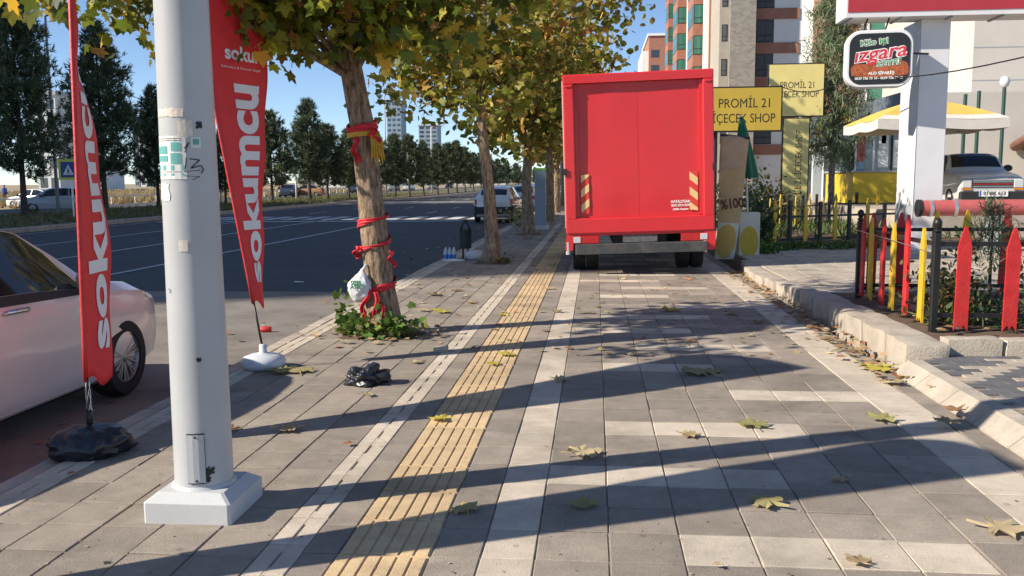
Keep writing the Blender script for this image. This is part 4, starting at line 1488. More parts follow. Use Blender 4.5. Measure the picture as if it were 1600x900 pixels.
plane_tree('plane tree standing just before the blue grey pillar', (-1.9, 25.4, 0), [(-1.9, 25.4, -.03), (-1.95, 25.4, 1.5), (-1.85, 25.4, 3), (-1.8, 25.4, 6.5)], [.17, .14, .12, .05],
           [((-1.3, 25.4, 6.0), (2.3, 2.3, 2.4), 95), ((-2.7, 25.2, 4.2), (1.5, 1.6, 1.4), 60), ((-.5, 25.2, 4.0), (1.4, 1.4, 1.5), 64), ((-1.8, 25, 3.0), (1.6, 1.2, .6), 30), ((0.3, 25.5, 6.6), (1.1, 1.4, 1.3), 26)],
           0.2, AUT + [GREEN[0]], [4, 5, 2, 1.5, 2, 3, 5], 0.32, 17, (OVAL * np.array([2.2, 1, 1]), OVAL_F), seg=10)
for i, (x, y, h) in enumerate(((-1.75, 33.5, 8.6), (-1.9, 43, 9.0), (-1.9, 54, 9))):
    plane_tree(['dark plane trunk right behind the blue grey pillar', 'plane tree with a sunlit trunk close to the truck mirror', 'farthest plane tree of the kerb row'][i], (x, y, 0),
               [(x, y, -.03), (x + .05, y, 1.5), (x, y, 3), (x, y, h * .7)], [.19, .16, .13, .05],
               [((x + .3, y, h * .62), (2.4, 2.3, 2.6), 80), ((x - .9, y, 3.6), (1.6, 1.6, 1.3), 40), ((x + 1.0, y, 3.6), (1.5, 1.5, 1.4), 40)],
               0.24, AUT, [4, 6, 2, 1.5, 2, 3], 0.4, 15, (OVAL * np.array([2.2, 1, 1]), OVAL_F), seg=8)

# ---- ribbons and scarf on the nearest trunk
TP, TRr = resample(tpts, trad, 60)
def trunk_at(z):
    i = int(np.argmin(np.abs(TP[:, 2] - z)))
    return TP[i], TRr[i]
m_rib = mat('ribbon_red', (0.62, 0.018, 0.03), 0.6, 0.2, 14)
m_scy = mat('scarf_yellow', (0.55, 0.33, 0.04), 0.8, 0.2, 14)
def ribbon(label, zs, a0, turns, w, m, name='ribbon', off=.022, tails=(), cat='ribbon'):
    n = int(28 * turns) + 2
    mb = MB()
    def fn(u, v):
        z = zs[0] + (zs[1] - zs[0]) * u + .02 * math.sin(u * 9 + a0)
        c, r = trunk_at(z)
        a = a0 + 2 * math.pi * turns * u
        rr = r * 1.08 + off * .7 + .007 * math.sin(v * 13 + u * 25) + .006 * mnoise.noise(Vector((u * 30, v * 4, a0)))
        ww = w * (1 + .55 * math.sin(u * 17 + a0 * 3) * math.sin(u * 7))
        return (c[0] + rr * math.cos(a), c[1] + rr * math.sin(a), z + ww * (v - .5))
    mb.grid(fn, n * 2, 8)
    for (a, z, dx, dz, tw) in tails:
        c, r = trunk_at(z)
        r = r * 1.12 + off + .01
        p0 = Vector((c[0] + r * math.cos(a), c[1] + r * math.sin(a), z))
        mb.grid(lambda u, v: p0 + Vector((dx * u + tw * (v - .5) + .02 * math.sin(u * 9), -.02 * math.sin(u * 5) - .015 + .012 * math.sin(v * 9 + u * 6), dz * u + .02 * math.sin(v * 20) * u)), 14, 8)
    o = mb.build(name, m, smooth=True)
    s = o.modifiers.new('thickness', 'SOLIDIFY')
    s.thickness = .0015
    tag(o, label, cat)
    return o
def tz(y):
    return A(585, y, T1Y - .15).z
ribbon('red ribbon wound loosely round the trunk above the hanging bag', (tz(395), tz(322)), 2.6, 2.05, .05, m_rib, tails=((-.4, tz(392), .03, -.16, .03), (-2.6, tz(385), -.02, -.12, .05)))
ribbon('red ribbon tied round the trunk below the hanging bag with long tails', (tz(455), tz(440)), 1.9, 1.2, .07, m_rib, tails=((-1.9, tz(450), -.09, -.34, .05), (-1.6, tz(455), .03, -.42, .045), (-1.4, tz(470), .10, -.30, .03)))
sc = ribbon('red and yellow scarf knotted round the trunk below the leaves', (tz(200), tz(196)), 2.2, 1.12, .085, m_rib, 'scarf', .03, tails=((-.75, tz(200), .03, -.14, .08), (-1.75, tz(214), .0, -.24, .06)), cat='scarf')
mb = MB()
def scf(u, v):
    c, r = trunk_at(tz(209))
    a = 2.2 + 2 * math.pi * 1.05 * u
    rr = r * 1.1 + .028
    return (c[0] + rr * math.cos(a), c[1] + rr * math.sin(a), tz(209) + .045 * (v - .5) - .01 * math.sin(u * 8))
mb.grid(scf, 30, 2)
c, r = trunk_at(tz(200))
for k in range(12):
    a = -.85 + .04 * k
    p = Vector((c[0] + (r * 1.15 + .035) * math.cos(a), c[1] + (r * 1.15 + .035) * math.sin(a), tz(203)))
    mb.tube([p, p + Vector((.01 + .004 * k, -.01, -.1)), p + Vector((.02 + .006 * k - .03 * (k % 2), -.01, -.26 - .03 * (k % 3)))], [.012, .01, .005], 5)
mb.build('fringe', m_scy, sc, smooth=True)

# ---- plastic bag hanging on the trunk
bagc = A(562, 446, T1Y - .16)
hb_ = thing('plastic_bag', 'white carrier bag with green print hanging on the ribboned trunk', 'bag', bagc)
bm = bmesh.new()
bmesh.ops.create_icosphere(bm, subdivisions=4, radius=1)
for v in bm.verts:
    d = v.co.normalized()
    q = d * 2.4
    n_ = abs(mnoise.noise(q)) + .6 * abs(mnoise.noise(q * 2.2)) + .35 * abs(mnoise.noise(q * 5))
    k = 1 + .34 * (n_ - .35)
    z = d.z
    taper = 1.0 if z < .1 else max(.22, 1 - (z - .1) * .95)
    sx_ = math.copysign(abs(d.x) ** .7, d.x)
    v.co = Vector((sx_ * .112 * k * taper + .03 * max(0, z), d.y * .075 * k * taper, z * .165 * (1 + .05 * n_)))
me = bpy.data.meshes.new('bag_body')
bm.to_mesh(me)
bm.free()
me.materials.append(m_bagwht)
me.polygons.foreach_set('use_smooth', [True] * len(me.polygons))
bgb = link('bag_body', me, hb_)
MB().tube([(.03, 0, .14), (.06, .03, .2), (.085, .08, .17)], [.018, .012, .012], 6).build('handle', m_bagwht, hb_, smooth=True)
mg = mat('green_print', (.03, .22, .13), .6)
text('SIFIR', .05, mg, bgb, (-.01, -.095, .035), fit=.115, bold=.003)
text('ATIK', .055, mg, bgb, (-.01, -.098, -.005), fit=.12, bold=.003)

# ---- weeds round the trunk
def plant(name, label, cat, pts, n, size, cols, w, spread, up=.2, shape=(LEAF, LEAF_F), m=m_weed, stems=True, group=None, loc=None):
    base = np.array(loc if loc is not None else pts[0], float)
    t = thing(name, label, cat, base, group=group)
    L = []
    st_ = MB()
    for p in pts:
        p = np.array(p, float) - base
        top = p + np.array([rng.normal() * .08, rng.normal() * .08, spread[2] * 1.5])
        if stems:
            st_.tube([p - [0, 0, .02], (p + top) / 2 + rng.normal(size=3) * .03, top], [.006, .004, .002], 4)
        L.append(p + np.array([0, 0, spread[2]]) + rng.normal(size=(n, 3)) * np.array(spread) * .75)
    pos = np.concatenate(L)
    pos[:, 2] = np.abs(pos[:, 2]) + .01
    N = len(pos)
    if stems:
        st_.build('stem', mat('stem', (.12, .13, .05), .8), t)
    link('foliage', leaf_mesh('foliage', pos, rotmats(N, up=up), size * rng.uniform(.5, 1.2, N), palette(N, cols, w), m, *shape), t)
    return t
WEED = [(.09, .17, .03), (.16, .26, .045), (.05, .10, .02), (.34, .30, .09)]
bx, by = tpts[0].x, T1Y
plant('weed', 'leafy green shoots sprouting round the foot of the ribboned trunk', 'plant', [(bx + a, by - .22 + b, .0) for a, b in ((-.28, .0), (-.15, -.1), (.02, -.14), (.16, -.08), (.26, .0), (.1, -.02), (-.3, .12))], 34, .085, WEED, [4, 4, 3, 1], (.1, .08, .09))
plant('weed', 'single tall bright green shoot at the kerb side of the ribboned trunk', 'plant', [(bx - .36, by - .05, 0.0), (bx - .42, by - .1, 0)], 20, .09, WEED, [2, 6, 1, 0], (.06, .05, .17))
plant('weed', 'small weeds with spent leaves at the foot of the slim dark tree', 'plant', [(-1.7, 16.25, 0), (-1.62, 16.4, 0)], 20, .07, [(.1, .08, .03), (.2, .15, .06)], [1, 1], (.1, .08, .06))
plant('bush', 'pale yellowish bush growing by the kerb beyond the third trunk', 'plant', [(-2.62, 29.5, 0), (-2.5, 30.2, 0), (-2.45, 31, 0)], 90, .12, [(.3, .27, .1), (.2, .2, .07)], [2, 1], (.28, .3, .3))

# ---- pines on the median and along the far road
def pine_proto(name, seed, h, wid, nbr, per, nsize):
    r0 = np.random.default_rng(seed)
    tm_ = MB()
    trunk_mesh(tm_, [(0, 0, -.1), (.05, .02, h * .4), (0, 0, h * .97)], [h * .019, h * .013, .02], 9, 12, .05, .3)
    tme = tm_.mesh('trunk', m_bark_d, True)
    br = MB()
    L, D = [], []
    for k in range(nbr):
        f = (k + .5) / nbr
        z = h * (.17 + .83 * f ** .92)
        env = wid * (1 - f) ** .75 * (.55 + .45 * min(1, f * 5)) + .15
        ln = env * r0.uniform(.62, 1.12)
        a = k * 2.4 + r0.normal() * .4
        d = np.array([math.cos(a), math.sin(a), r0.uniform(.0, .42) + .5 * f])
        tip = np.array([0, 0, z]) + d * ln
        br.tube([(0, 0, z), np.array([0, 0, z]) + d * ln * .5 - np.array([0, 0, .06 * ln]), tip], [.035 * (1 - f) + .012, .02, .006], 4, cap=False)
        nn = max(3, int(per * ln / wid))
        s = r0.uniform(.3, 1.05, nn)
        q = np.array([0, 0, z]) + d * (ln * s)[:, None] + r0.normal(size=(nn, 3)) * .13 * ln ** .5
        L.append(q)
        D.append(np.repeat(d[None], nn, 0))
    pos = np.concatenate(L)
    dirs = np.concatenate(D)
    # each tuft: several needles sprays
    m = 9
    N = len(pos) * m
    p = np.repeat(pos, m, 0) + r0.normal(size=(N, 3)) * .05
    y = np.repeat(dirs, m, 0) + r0.normal(size=(N, 3)) * .75 + np.array([0, 0, .25])
    y /= np.linalg.norm(y, axis=1)[:, None]
    z_ = r0.normal(size=(N, 3))
    x = np.cross(y, z_)
    x /= np.linalg.norm(x, axis=1)[:, None]
    rot = np.stack([x, y, np.cross(x, y)], 2)
    me = leaf_mesh('crown', p, rot, nsize * r0.uniform(.7, 1.3, N), palette(N, [(.085, .12, .06), (.13, .165, .075), (.055, .08, .045), (.2, .2, .09)], [4, 3, 3, .7]), m_needle, BLADE * np.array([2.1, 1, 1]), BLADE_F)
    bme = br.mesh('branch', m_bark_d)
    return tme, bme, me
def place_pine(meshes, loc, rz, sc, label, group=None, sxy=1.0):
    t = thing('pine_tree', label, 'tree', loc, (0, 0, rz), group)
    t.scale = (sc * sxy, sc * sxy, sc)
    for nm, me in zip(('trunk', 'branch', 'crown'), meshes):
        link(nm, me, t)
    return t
PA = pine_proto('a', 1, 10.8, 3.1, 150, 34, .38)
PB = pine_proto('b', 2, 9.0, 2.7, 105, 27, .44)
PC = pine_proto('c', 3, 8.5, 3.1, 105, 27, .46)
place_pine(PA, (-26.9, 40.2, -.05), 0, 1.04, 'tall dark pine on the median at the left edge of the picture', None, .66)
place_pine(PA, (-29.3, 51.5, -.05), 2, 1.0, 'tall dark pine on the median behind the narrow flag', None, .84)
place_pine(PB, (-29.0, 57.5, -.05), 1, .86, 'smaller pine behind the tall lamp post', None, .8)
ORD = 'first second third fourth fifth sixth seventh eighth ninth tenth eleventh twelfth thirteenth fourteenth'.split()
LBL = 'dense dark pine in the median row between the flags and the slim plane tree'
n = 0
for (px, Y, top, k) in ((352, 62, 205, 'b'), (425, 70, 178, 'c'), (484, 77, 158, 'a'), (512, 80, 198, 'c'), (545, 84, 205, 'b'), (590, 90, 215, 'c'), (618, 93, 212, 'b'), (640, 98, 214, 'c'), (662, 103, 222, 'a'), (684, 110, 226, 'b'), (700, 117, 226, 'c'), (714, 125, 222, 'b'), (727, 133, 232, 'c'), (740, 142, 240, 'b'), (752, 152, 240, 'c'), (765, 165, 245, 'b'), (778, 180, 250, 'c'), (792, 200, 252, 'b'), (806, 225, 256, 'c'), (820, 255, 258, 'a'), (836, 300, 262, 'b'), (850, 350, 265, 'c')):
    p = A(px, 300, Y)
    zt = A(px, top, Y).z
    hh = {'a': 10.8, 'b': 9.0, 'c': 8.5}[k]
    place_pine({'a': PA, 'b': PB, 'c': PC}[k], (p.x, Y, -.06), n * 1.3, (zt + .1) / hh, (ORD[n] + ' dark pine of the median row, counted rightwards from the leaning flag') if n < 14 else 'tiny dark pine at the far end of the median row', 'pines of the median row', .92)
    n += 1
# second row of trees beyond the far carriageway
for i, (px, Y, top) in enumerate(((398, 130, 236), (560, 170, 248), (735, 230, 256), (770, 250, 260), (810, 280, 263), (845, 310, 264), (875, 330, 264))):
    p = A(px, 300, Y)
    place_pine(PC if i % 2 else PB, (p.x, Y, -.3), i * 2.1, (A(px, top, Y).z + .3) / (8.5 if i % 2 else 9.0), 'hazy pine farther off in the row beyond the far carriageway', 'pines beyond the far carriageway', 1.2)

# feathery tree between the yellow pylon sign and the shop
ft = thing('feathery_tree', 'feathery grey green tree with a pale ringed trunk beside the yellow pylon sign', 'tree', (7.55, 29.8, 0.1))
mb = MB()
trunk_mesh(mb, [(0, 0, -.1), (-.02, 0, 2), (.0, 0, 4), (.05, 0, 7.2)], [.11, .1, .08, .03], 10, 20, .06, .2)
mb.build('trunk', barkmat('ringed_bark', (.1, .08, .07), (.3, .26, .22), (.5, .46, .4)), ft, smooth=True)
L = []
br = MB()
for k in range(46):
    f = k / 45
    z = 1.9 + 5.2 * f
    a = k * 2.4
    ln = 1.35 * (1 - f) ** .5 * (.5 + .5 * min(1, f * 4)) * rng.uniform(.5, 1.1) + .2
    d = np.array([math.cos(a), math.sin(a), .45])
    tip = np.array([0, 0, z]) + d * ln
    br.tube([(0, 0, z), tip], [.02, .005], 4, cap=False)
    s = rng.uniform(.25, 1.1, 55)
    L.append(np.array([0, 0, z]) + d * (ln * s)[:, None] + rng.normal(size=(55, 3)) * .17)
br.build('branch', m_bark, ft)
pos = np.repeat(np.concatenate(L), 6, 0)
pos += rng.normal(size=pos.shape) * .06
N = len(pos)
link('crown', leaf_mesh('crown', pos, rotmats(N, droop=.5), rng.uniform(.16, .36, N), palette(N, [(.17, .22, .11), (.11, .16, .08), (.25, .28, .15)], [3, 3, 1]), m_needle, BLADE * np.array([.9, 1, 1]), BLADE_F), ft)
# ================================================================== right hand side
def yof(px, X, row=440):
    d = ray(px, row)
    return X * d.y / d.x
def picket(mb, M, w, z0, z1, th=.022, notch=True):
    sh = z1 - w * 1.15
    poly = [(-w / 2, z0)] + ([(-w * .18, z0 + .05), (0, z0 + .012), (w * .18, z0 + .05)] if notch else []) + [(w / 2, z0), (w / 2, sh - .05), (w * .40, sh + .0), (w * .22, sh + w * .7), (w * .08, z1), (-w * .08, z1), (-w * .22, sh + w * .7), (-w * .40, sh), (-w / 2, sh - .05)]
    mb.prism(poly, -th / 2, th / 2, M)
def post_mesh(mb, x, y, z0, z1, r=.03):
    mb.bbox(x - r, x + r, y - r, y + r, z0, z1 - .13, .006)
    mb.lathe([(.02, z1 - .13), (.035, z1 - .12), (.035, z1 - .105), (.02, z1 - .095), (.036, z1 - .06), (.038, z1 - .045), (.03, z1 - .02), (.012, z1 - .005), (0, z1)], 12, Matrix.Translation((x, y, 0)))
ff = thing('picket_fence', 'red and yellow picket fence on black rails round the planting bed', 'fence')
FX, FY0, FY1, FXE = 2.97, 8.13, 10.42, 6.6
for (x, y) in ((FX, FY0), (FX, FY1), (FXE, FY0), (FXE, FY1), (4.85, FY1)):
    mb = MB()
    post_mesh(mb, x, y, .1, 1.16)
    mb.build('post', m_black, ff, smooth=True, angle=35)
def rail(p, q, r=.02):
    d = Vector(q) - Vector(p)
    M = Matrix.Translation(p) @ d.to_track_quat('Y', 'Z').to_matrix().to_4x4()
    mb = MB().box(-.012, .012, 0, d.length, -r, r, M=M)
    return mb
for z in (.93, .30):
    rail((FX + .03, FY0, z), (FXE - .03, FY0, z - .0)).build('rail', m_black, ff)
    rail((FX, FY0 + .03, z), (FX, FY1 - .03, z)).build('rail', m_black, ff)
    rail((FX + .03, FY1, z), (FXE - .03, FY1, z)).build('rail', m_black, ff)
for i, (x, top) in enumerate(((3.19, 1.08), (3.60, 1.07), (4.02, 1.09), (4.45, 1.06))):
    mb = MB()
    picket(mb, Matrix.Translation((x, FY0 - .028, 0)) @ Matrix.Rotation(random.gauss(0, .012), 4, 'Y'), .115, .17, top)
    mb.build('picket', m_redp, ff)
for (px, colr, top) in ((1345, 'r', 1.1), (1358, 'y', 1.09), (1376, 'r', 1.1), (1392, 'y', 1.07), (1414, 'r', 1.16), (1438, 'y', 1.06)):
    y = yof(px, FX - .04)
    mb = MB()
    picket(mb, Matrix.Translation((FX - .03, y, 0)) @ Matrix.Rotation(math.radians(90), 4, 'Z') @ Matrix.Rotation(random.gauss(0, .015), 4, 'Y'), .11, .2, top)
    mb.build('picket', m_redp if colr == 'r' else m_yelp, ff)
for (px, colr, top) in ((1364, 'r', 1.12), (1412, 'r', 1.12), (1466, 'y', 1.14), (1513, 'y', 1.15), (1571, 'r', 1.16)):
    x = A(px, 340, FY1 + .03).x
    mb = MB()
    picket(mb, Matrix.Translation((x, FY1 + .03, 0)) @ Matrix.Rotation(random.gauss(0, .012), 4, 'Y'), .10, .2, top)
    mb.build('picket', m_redp if colr == 'r' else m_yelp, ff)
MB().tube([(FX - .05, FY0 + .1, .86), (FX - .06, 9.2, .9), (FX - .05, FY1, .93)], .003, 5).build('wire', m_alu, ff)

def fence2(label, pts, step, top, z0, seed):
    t = thing('black_yellow_fence', label, 'fence')
    k = 0
    r0 = random.Random(seed)
    for a, b in zip(pts[:-1], pts[1:]):
        a, b = Vector((a[0], a[1], 0)), Vector((b[0], b[1], 0))
        d = b - a
        n_ = max(1, int(d.length / step))
        ang = math.atan2(d.y, d.x)
        for i in range(n_):
            p = a + d * (i / n_)
            mb = MB()
            h = top + r0.uniform(-.06, .07)
            if k % 2 == 0:
                mb.bbox(-.045, .045, -.03, .03, z0, h, .012, M=Matrix.Translation(p) @ Matrix.Rotation(ang, 4, 'Z'))
                mb.build('picket', m_black, t)
            else:
                picket(mb, Matrix.Translation(p + Vector((0, -.04, 0))) @ Matrix.Rotation(ang, 4, 'Z'), .1, z0 + .08, h + .02, notch=False)
                mb.build('picket', m_yelp, t)
            k += 1
        for z in (top - .3, z0 + .12):
            rail(Vector((a.x, a.y, z)), Vector((b.x, b.y, z)), .022).build('rail', m_black, t)
    return t
fence2('nearer black and yellow fence of the shop garden', [(3.33, 18.8), (5.5, 20.15), (7.3, 21.2), (8.6, 22.0)], .42, 1.02, .12, 1)
fence2('farther black and yellow fence of the shop garden, behind the yellow pylon', [(3.7, 21.7), (4.85, 24.3), (7.3, 28.3), (9.2, 28.4)], .55, 1.05, .12, 2)

# ---- big white roadside billboard frame
m_bwhite = mat('board_white', (.72, .72, .73), .5, .04, 2, dirt=.12, dirtcol=(.5, .47, .42))
m_bred = mat('board_red', (.42, .035, .05), .5, .05, 3)
m_bgrey = mat('board_grey', (.36, .38, .4), .55, .05, 3)
bb = thing('billboard', 'white roadside billboard on a square column with a red panel on top', 'billboard', (6.1, 18, 0))
MB().bbox(-.02, .52, -.05, .95, .1, 4.47, .01).build('column', m_bwhite, bb)
MB().bbox(-.026, .5, -.02, .955, .1, 1.0, .006).build('column_base', m_bgrey, bb)
MB().box(-.023, -.018, -.056, -.045, .6, 4.4).build('seam', m_bgrey, bb)
MB().bbox(-1.5, 5.2, -.4, .3, 4.47, 6.3, .01).build('header', m_bwhite, bb)
MB().box(-1.46, 5.16, -.412, -.402, 4.56, 6.25).build('panel', m_bred, bb)
mb = MB()
for k in range(7):
    mb.box(-1.4 + k * .9, -1.36 + k * .9, -.38, .28, 4.44, 4.468)
mb.build('soffit_bar', m_bgrey, bb)
# ---- hanging sign
sg = thing('hanging_sign', 'rounded black light box sign hanging left of the white column', 'sign', (5.22, 17.62, 3.70), (0, 0, math.radians(-6)))
MB().prism(rrect(1.18, 1.04, .26, 7), -.13, .13, b=.02).build('case', m_bwhite, sg)
fc = MB().prism(rrect(1.06, .92, .21, 7), -.142, -.132).build('face', mat('sign_black', (.018, .019, .021), .4), sg)
ms_g = mat('sign_green', (.05, .3, .1), .5)
ms_r = mat('sign_red', (.62, .03, .05), .5)
ms_o = mat('sign_embers', (.35, .09, .03), .6, .6, 14)
rr_ = [(-.5, -.16), (-.42, -.06), (-.25, -.1), (-.05, -.04), (.15, -.1), (.32, -.02), (.48, -.08), (.52, -.2), (.5, -.3), (.2, -.33), (-.2, -.34), (-.48, -.3)]
MB().prism(rr_, -.1445, -.1425).build('printed_picture', ms_o, fc)
def sgt(body, size, m, x, z, y=-.1475, fit=None, tilt=0.0, **kw):
    text(body, size, m, fc, (x, y, z), (math.cos(tilt), 0, math.sin(tilt)), (-math.sin(tilt), 0, math.cos(tilt)), fit=fit, **kw)
sgt('Kilo işi', .15, m_wtxt, -.1, .3, -.1465, .50, .1, bold=.012)
sgt('Kilo işi', .15, ms_g, -.1, .3, -.149, .49, .1, bold=.003)
sgt('ızgara', .36, m_wtxt, -.01, .1, -.1465, .94, .12, shear=.25, bold=.02)
sgt('ızgara', .36, ms_r, -.01, .1, -.149, .92, .12, shear=.25, bold=.004)
sgt('KEYFİ', .13, m_wtxt, .15, -.085, -.1505, .46, .1, shear=.2, bold=.01)
sgt('KEYFİ', .13, ms_g, .15, -.085, -.1525, .45, .1, shear=.2, bold=.002)
sgt('ALO SİPARİŞ', .07, m_wtxt, .04, -.265, -.149, .46, 0, bold=.003)
sgt('0539 736 73 10 - 0539 736 74 10', .06, m_wtxt, 0, -.355, -.149, .84, 0, bold=.002)
for x in (-.28, .1):
    MB().tube([(x, .02, .5), (x + .1, .15, .78)], .018, 6).build('bracket', m_black, sg)
MB().tube([(.5, 0, .1), (.92, .2, .1)], .018, 6).build('bracket', m_black, sg)
# ---- red pipe barrier
rp = thing('pipe_barrier', 'thick faded red pipe barrier fixed to the white column', 'barrier', (6.1, 17.6, .94))
m_pipe = mat('pipe_red', (.48, .10, .10), .55, .1, 4, dirt=.3, dirtcol=(.4, .2, .18))
MB().tube([(.0, 0, 0), (7, -.1, .04)], .15, 20).build('pipe', m_pipe, rp, smooth=True, angle=40)
MB().tube([(-.06, 0, 0), (.0, 0, 0)], .165, 20).build('end_flange', m_trim, rp, smooth=True, angle=40)
for x in (.14, .58):
    MB().tube([(x, 0, 0), (x + .06, 0, 0)], .163, 20).build('clamp', m_alu, rp, smooth=True, angle=40)
MB().bbox(1.2, 1.4, -.12, .1, -.84, -.14, .01).build('support', m_bgrey, rp)

# ---- yellow signs
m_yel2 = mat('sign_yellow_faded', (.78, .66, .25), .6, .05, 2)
m_stx = mat('sign_text', (.03, .024, .018), .6)
def yellow_sign(t, x0, x1, y, z0, z1, m):
    MB().bbox(x0, x1, y - .06, y + .06, z0, z1, .01).build('frame', m_black, t)
    return MB().box(x0 + .035, x1 - .035, y - .068, y - .062, z0 + .035, z1 - .035).build('panel', m, t)
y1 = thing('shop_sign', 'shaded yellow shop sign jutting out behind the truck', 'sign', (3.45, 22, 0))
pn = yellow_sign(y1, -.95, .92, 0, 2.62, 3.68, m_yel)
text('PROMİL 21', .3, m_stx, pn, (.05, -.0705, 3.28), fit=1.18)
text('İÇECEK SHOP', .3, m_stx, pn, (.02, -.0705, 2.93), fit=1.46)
MB().tube([(-.6, .08, .1), (-.6, .08, 3.6)], .05, 8).build('pole', m_black, y1)
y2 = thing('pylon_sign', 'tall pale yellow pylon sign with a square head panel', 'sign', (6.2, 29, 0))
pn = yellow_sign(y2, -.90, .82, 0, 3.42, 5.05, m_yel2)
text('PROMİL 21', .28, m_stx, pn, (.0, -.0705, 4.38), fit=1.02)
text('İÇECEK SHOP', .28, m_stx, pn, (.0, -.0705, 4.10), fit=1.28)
pn = yellow_sign(y2, -.42, .42, 0, .1, 3.40, m_yel2)
text('PROMİL 21 İÇECEK SHOP', .28, m_stx, pn, (.1, -.0705, 1.75), (0, 0, 1), (-1, 0, 0), fit=2.5)
# ---- tall bent advertising board, white box, closed parasol
m_card = mat('cardboard_brown', (.56, .36, .22), .8, .12, 4)
m_lem = mat('lemon_print', (.66, .42, .10), .75, .12, 5)
m_offw = mat('offwhite_print', (.7, .66, .54), .75, .08, 5)
ab = thing('advertising_board', 'tall bent brown advertising board leaning beside the truck', 'sign', (2.5, 16.7, 0))
def abf(u, v, off=0.0):
    xl = -.32 + .13 * v ** 1.5 + .03 * math.sin(v * 4.5)
    xr = .04 + .05 * math.sin(v * 3.0) + .24 * v ** 1.4
    x = xl + (xr - xl) * u
    z = .04 + 2.28 * v - .07 * u * v
    return Vector((x, .05 - .06 * math.sin(v * 6) + .12 * v - off - .05 * math.sin(u * 3.14), z))
mb = MB()
mb.grid(abf, 8, 30)
bd = mb.build('board', m_card, ab, smooth=True)
so_ = bd.modifiers.new('thickness', 'SOLIDIFY')
so_.thickness = .05
so_.offset = -1
def disc(name, m, uc, vc, ru, rv, off, vmax=1, vmin=0.0):
    mb = MB()
    mb.grid(lambda a, b: abf(max(.01, min(.99, uc + ru * a * math.cos(b * 6.283))), max(vmin, min(vmax, vc + rv * a * math.sin(b * 6.283))), off), 5, 24)
    mb.build(name, m, bd)
s_ = -1
disc('printed_fruit', mat('faint_print', (.58, .36, .17), .75, .1, 5), .5, .62, .55, .13, .012)
mb = MB(); mb.grid(lambda a, b: abf(.01 + .98 * a, .005 + .30 * b, .010), 6, 8); mb.build('printed_panel', m_offw, bd)
disc('printed_fruit', m_lem, .45, .15, .5, .14, .014)
mb = MB(); mb.grid(lambda a, b: abf(.01 + .98 * a, .30 + .20 * b, .011), 6, 8); mb.build('printed_panel', mat('tan_print', (.60, .41, .18), .75, .1, 5), bd)
text('%100', .24, mat('brown_print', (.12, .04, .03), .7), ab, (-.04, -.10, 1.06), (.95, 0, .12), (-.12, 0, .95), fit=.42, bold=.008)
MB().tube([abf(-.02, .99) + Vector((0, -.02, .02)), abf(1.02, .99) + Vector((0, -.02, .02))], .022, 6).build('top_bar', m_black, ab)
wb_ = thing('display_box', 'white box printed with lemons standing beside the bent board', 'box', (2.83, 16.95, 0))
bo = MB().bbox(-.2, .17, -.17, .17, .0, .9, .008).build('box', m_offw, wb_)
MB().prism([(-.02 + .17 * math.cos(a) if math.cos(a) < .95 else .15, .36 + .29 * math.sin(a)) for a in np.linspace(0, 6.1, 20)], -.174, -.172).build('printed_fruit', mat('lemon_bright', (.62, .44, .05), .7, .1, 5), bo)
um = thing('closed_parasol', 'folded dark green parasol standing behind the bent board', 'parasol', (2.95, 17.6, 0))
mb = MB()
zt_ = A(1147, 183, 17.6).z
def umf(u, v):
    a = u * 6.2832
    r = .03 + .17 * v ** .8 * (1 + .22 * math.cos(a * 6 + v * 2))
    return (-.2 + .12 * v + r * math.cos(a), r * math.sin(a), zt_ - 1.15 * v)
mb.grid(umf, 48, 10)
mb.build('canopy', mat('umbrella_green', (.012, .13, .06), .7, .15, 8), um, smooth=True)
MB().tube([(-.21, 0, zt_ + .05), (-.08, 0, zt_ - 1.2), (0, 0, .1)], .02, 8).build('pole', m_bwhite, um)
MB().bbox(-.2, .2, -.2, .2, .1, .2, .02).build('base', m_conc, um)

# ---- open parasol over the terrace
op = thing('open_parasol', 'yellow and white terrace parasol behind the white column', 'parasol', (7.75, 22.6, .1))
m_pw = mat('canvas_white', (.66, .63, .58), .8, .06, 4)
m_py = mat('canvas_yellow', (.64, .46, .10), .8, .06, 4)
cz, rz_, R_ = 3.3, 2.74, 1.42
cor = [(-R_, -R_), (0, -R_ * 1.0), (R_, -R_), (R_, 0), (R_, R_), (0, R_), (-R_, R_), (-R_, 0)]
for i in range(8):
    a, b = cor[i], cor[(i + 1) % 8]
    mb = MB()
    def pf(u, v):
        q = Vector((a[0], a[1], 0)).lerp(Vector((b[0], b[1], 0)), v)
        return (q.x * u, q.y * u, cz + (rz_ - cz) * u - .03 * math.sin(3.14 * v) * u * u + .05 * math.sin(3.14 * u))
    mb.grid(lambda u, v: pf(u * .86, v), 6, 6)
    mb.build('canopy_panel', m_py, op, smooth=True)
    mb = MB()
    mb.grid(lambda u, v: pf(.86 + .14 * u, v), 4, 6)
    mb.build('canopy_border', m_pw if i in (1, 2, 3, 4, 0) else m_py, op, smooth=True)
    mb = MB()
    mb.grid(lambda u, v: (a[0] + (b[0] - a[0]) * v, a[1] + (b[1] - a[1]) * v, rz_ - .04 * math.sin(3.14 * v) - .22 * u), 3, 12)
    mb.build('valance', m_pw, op, smooth=True)
MB().tube([(0, 0, 0), (0, 0, cz)], .035, 8).build('pole', m_black, op)
mb = MB()
for x, y in cor:
    mb.tube([(0, 0, cz - .1), (x * .96, y * .96, rz_ + .0)], .012, 5)
mb.build('rib', m_black, op)

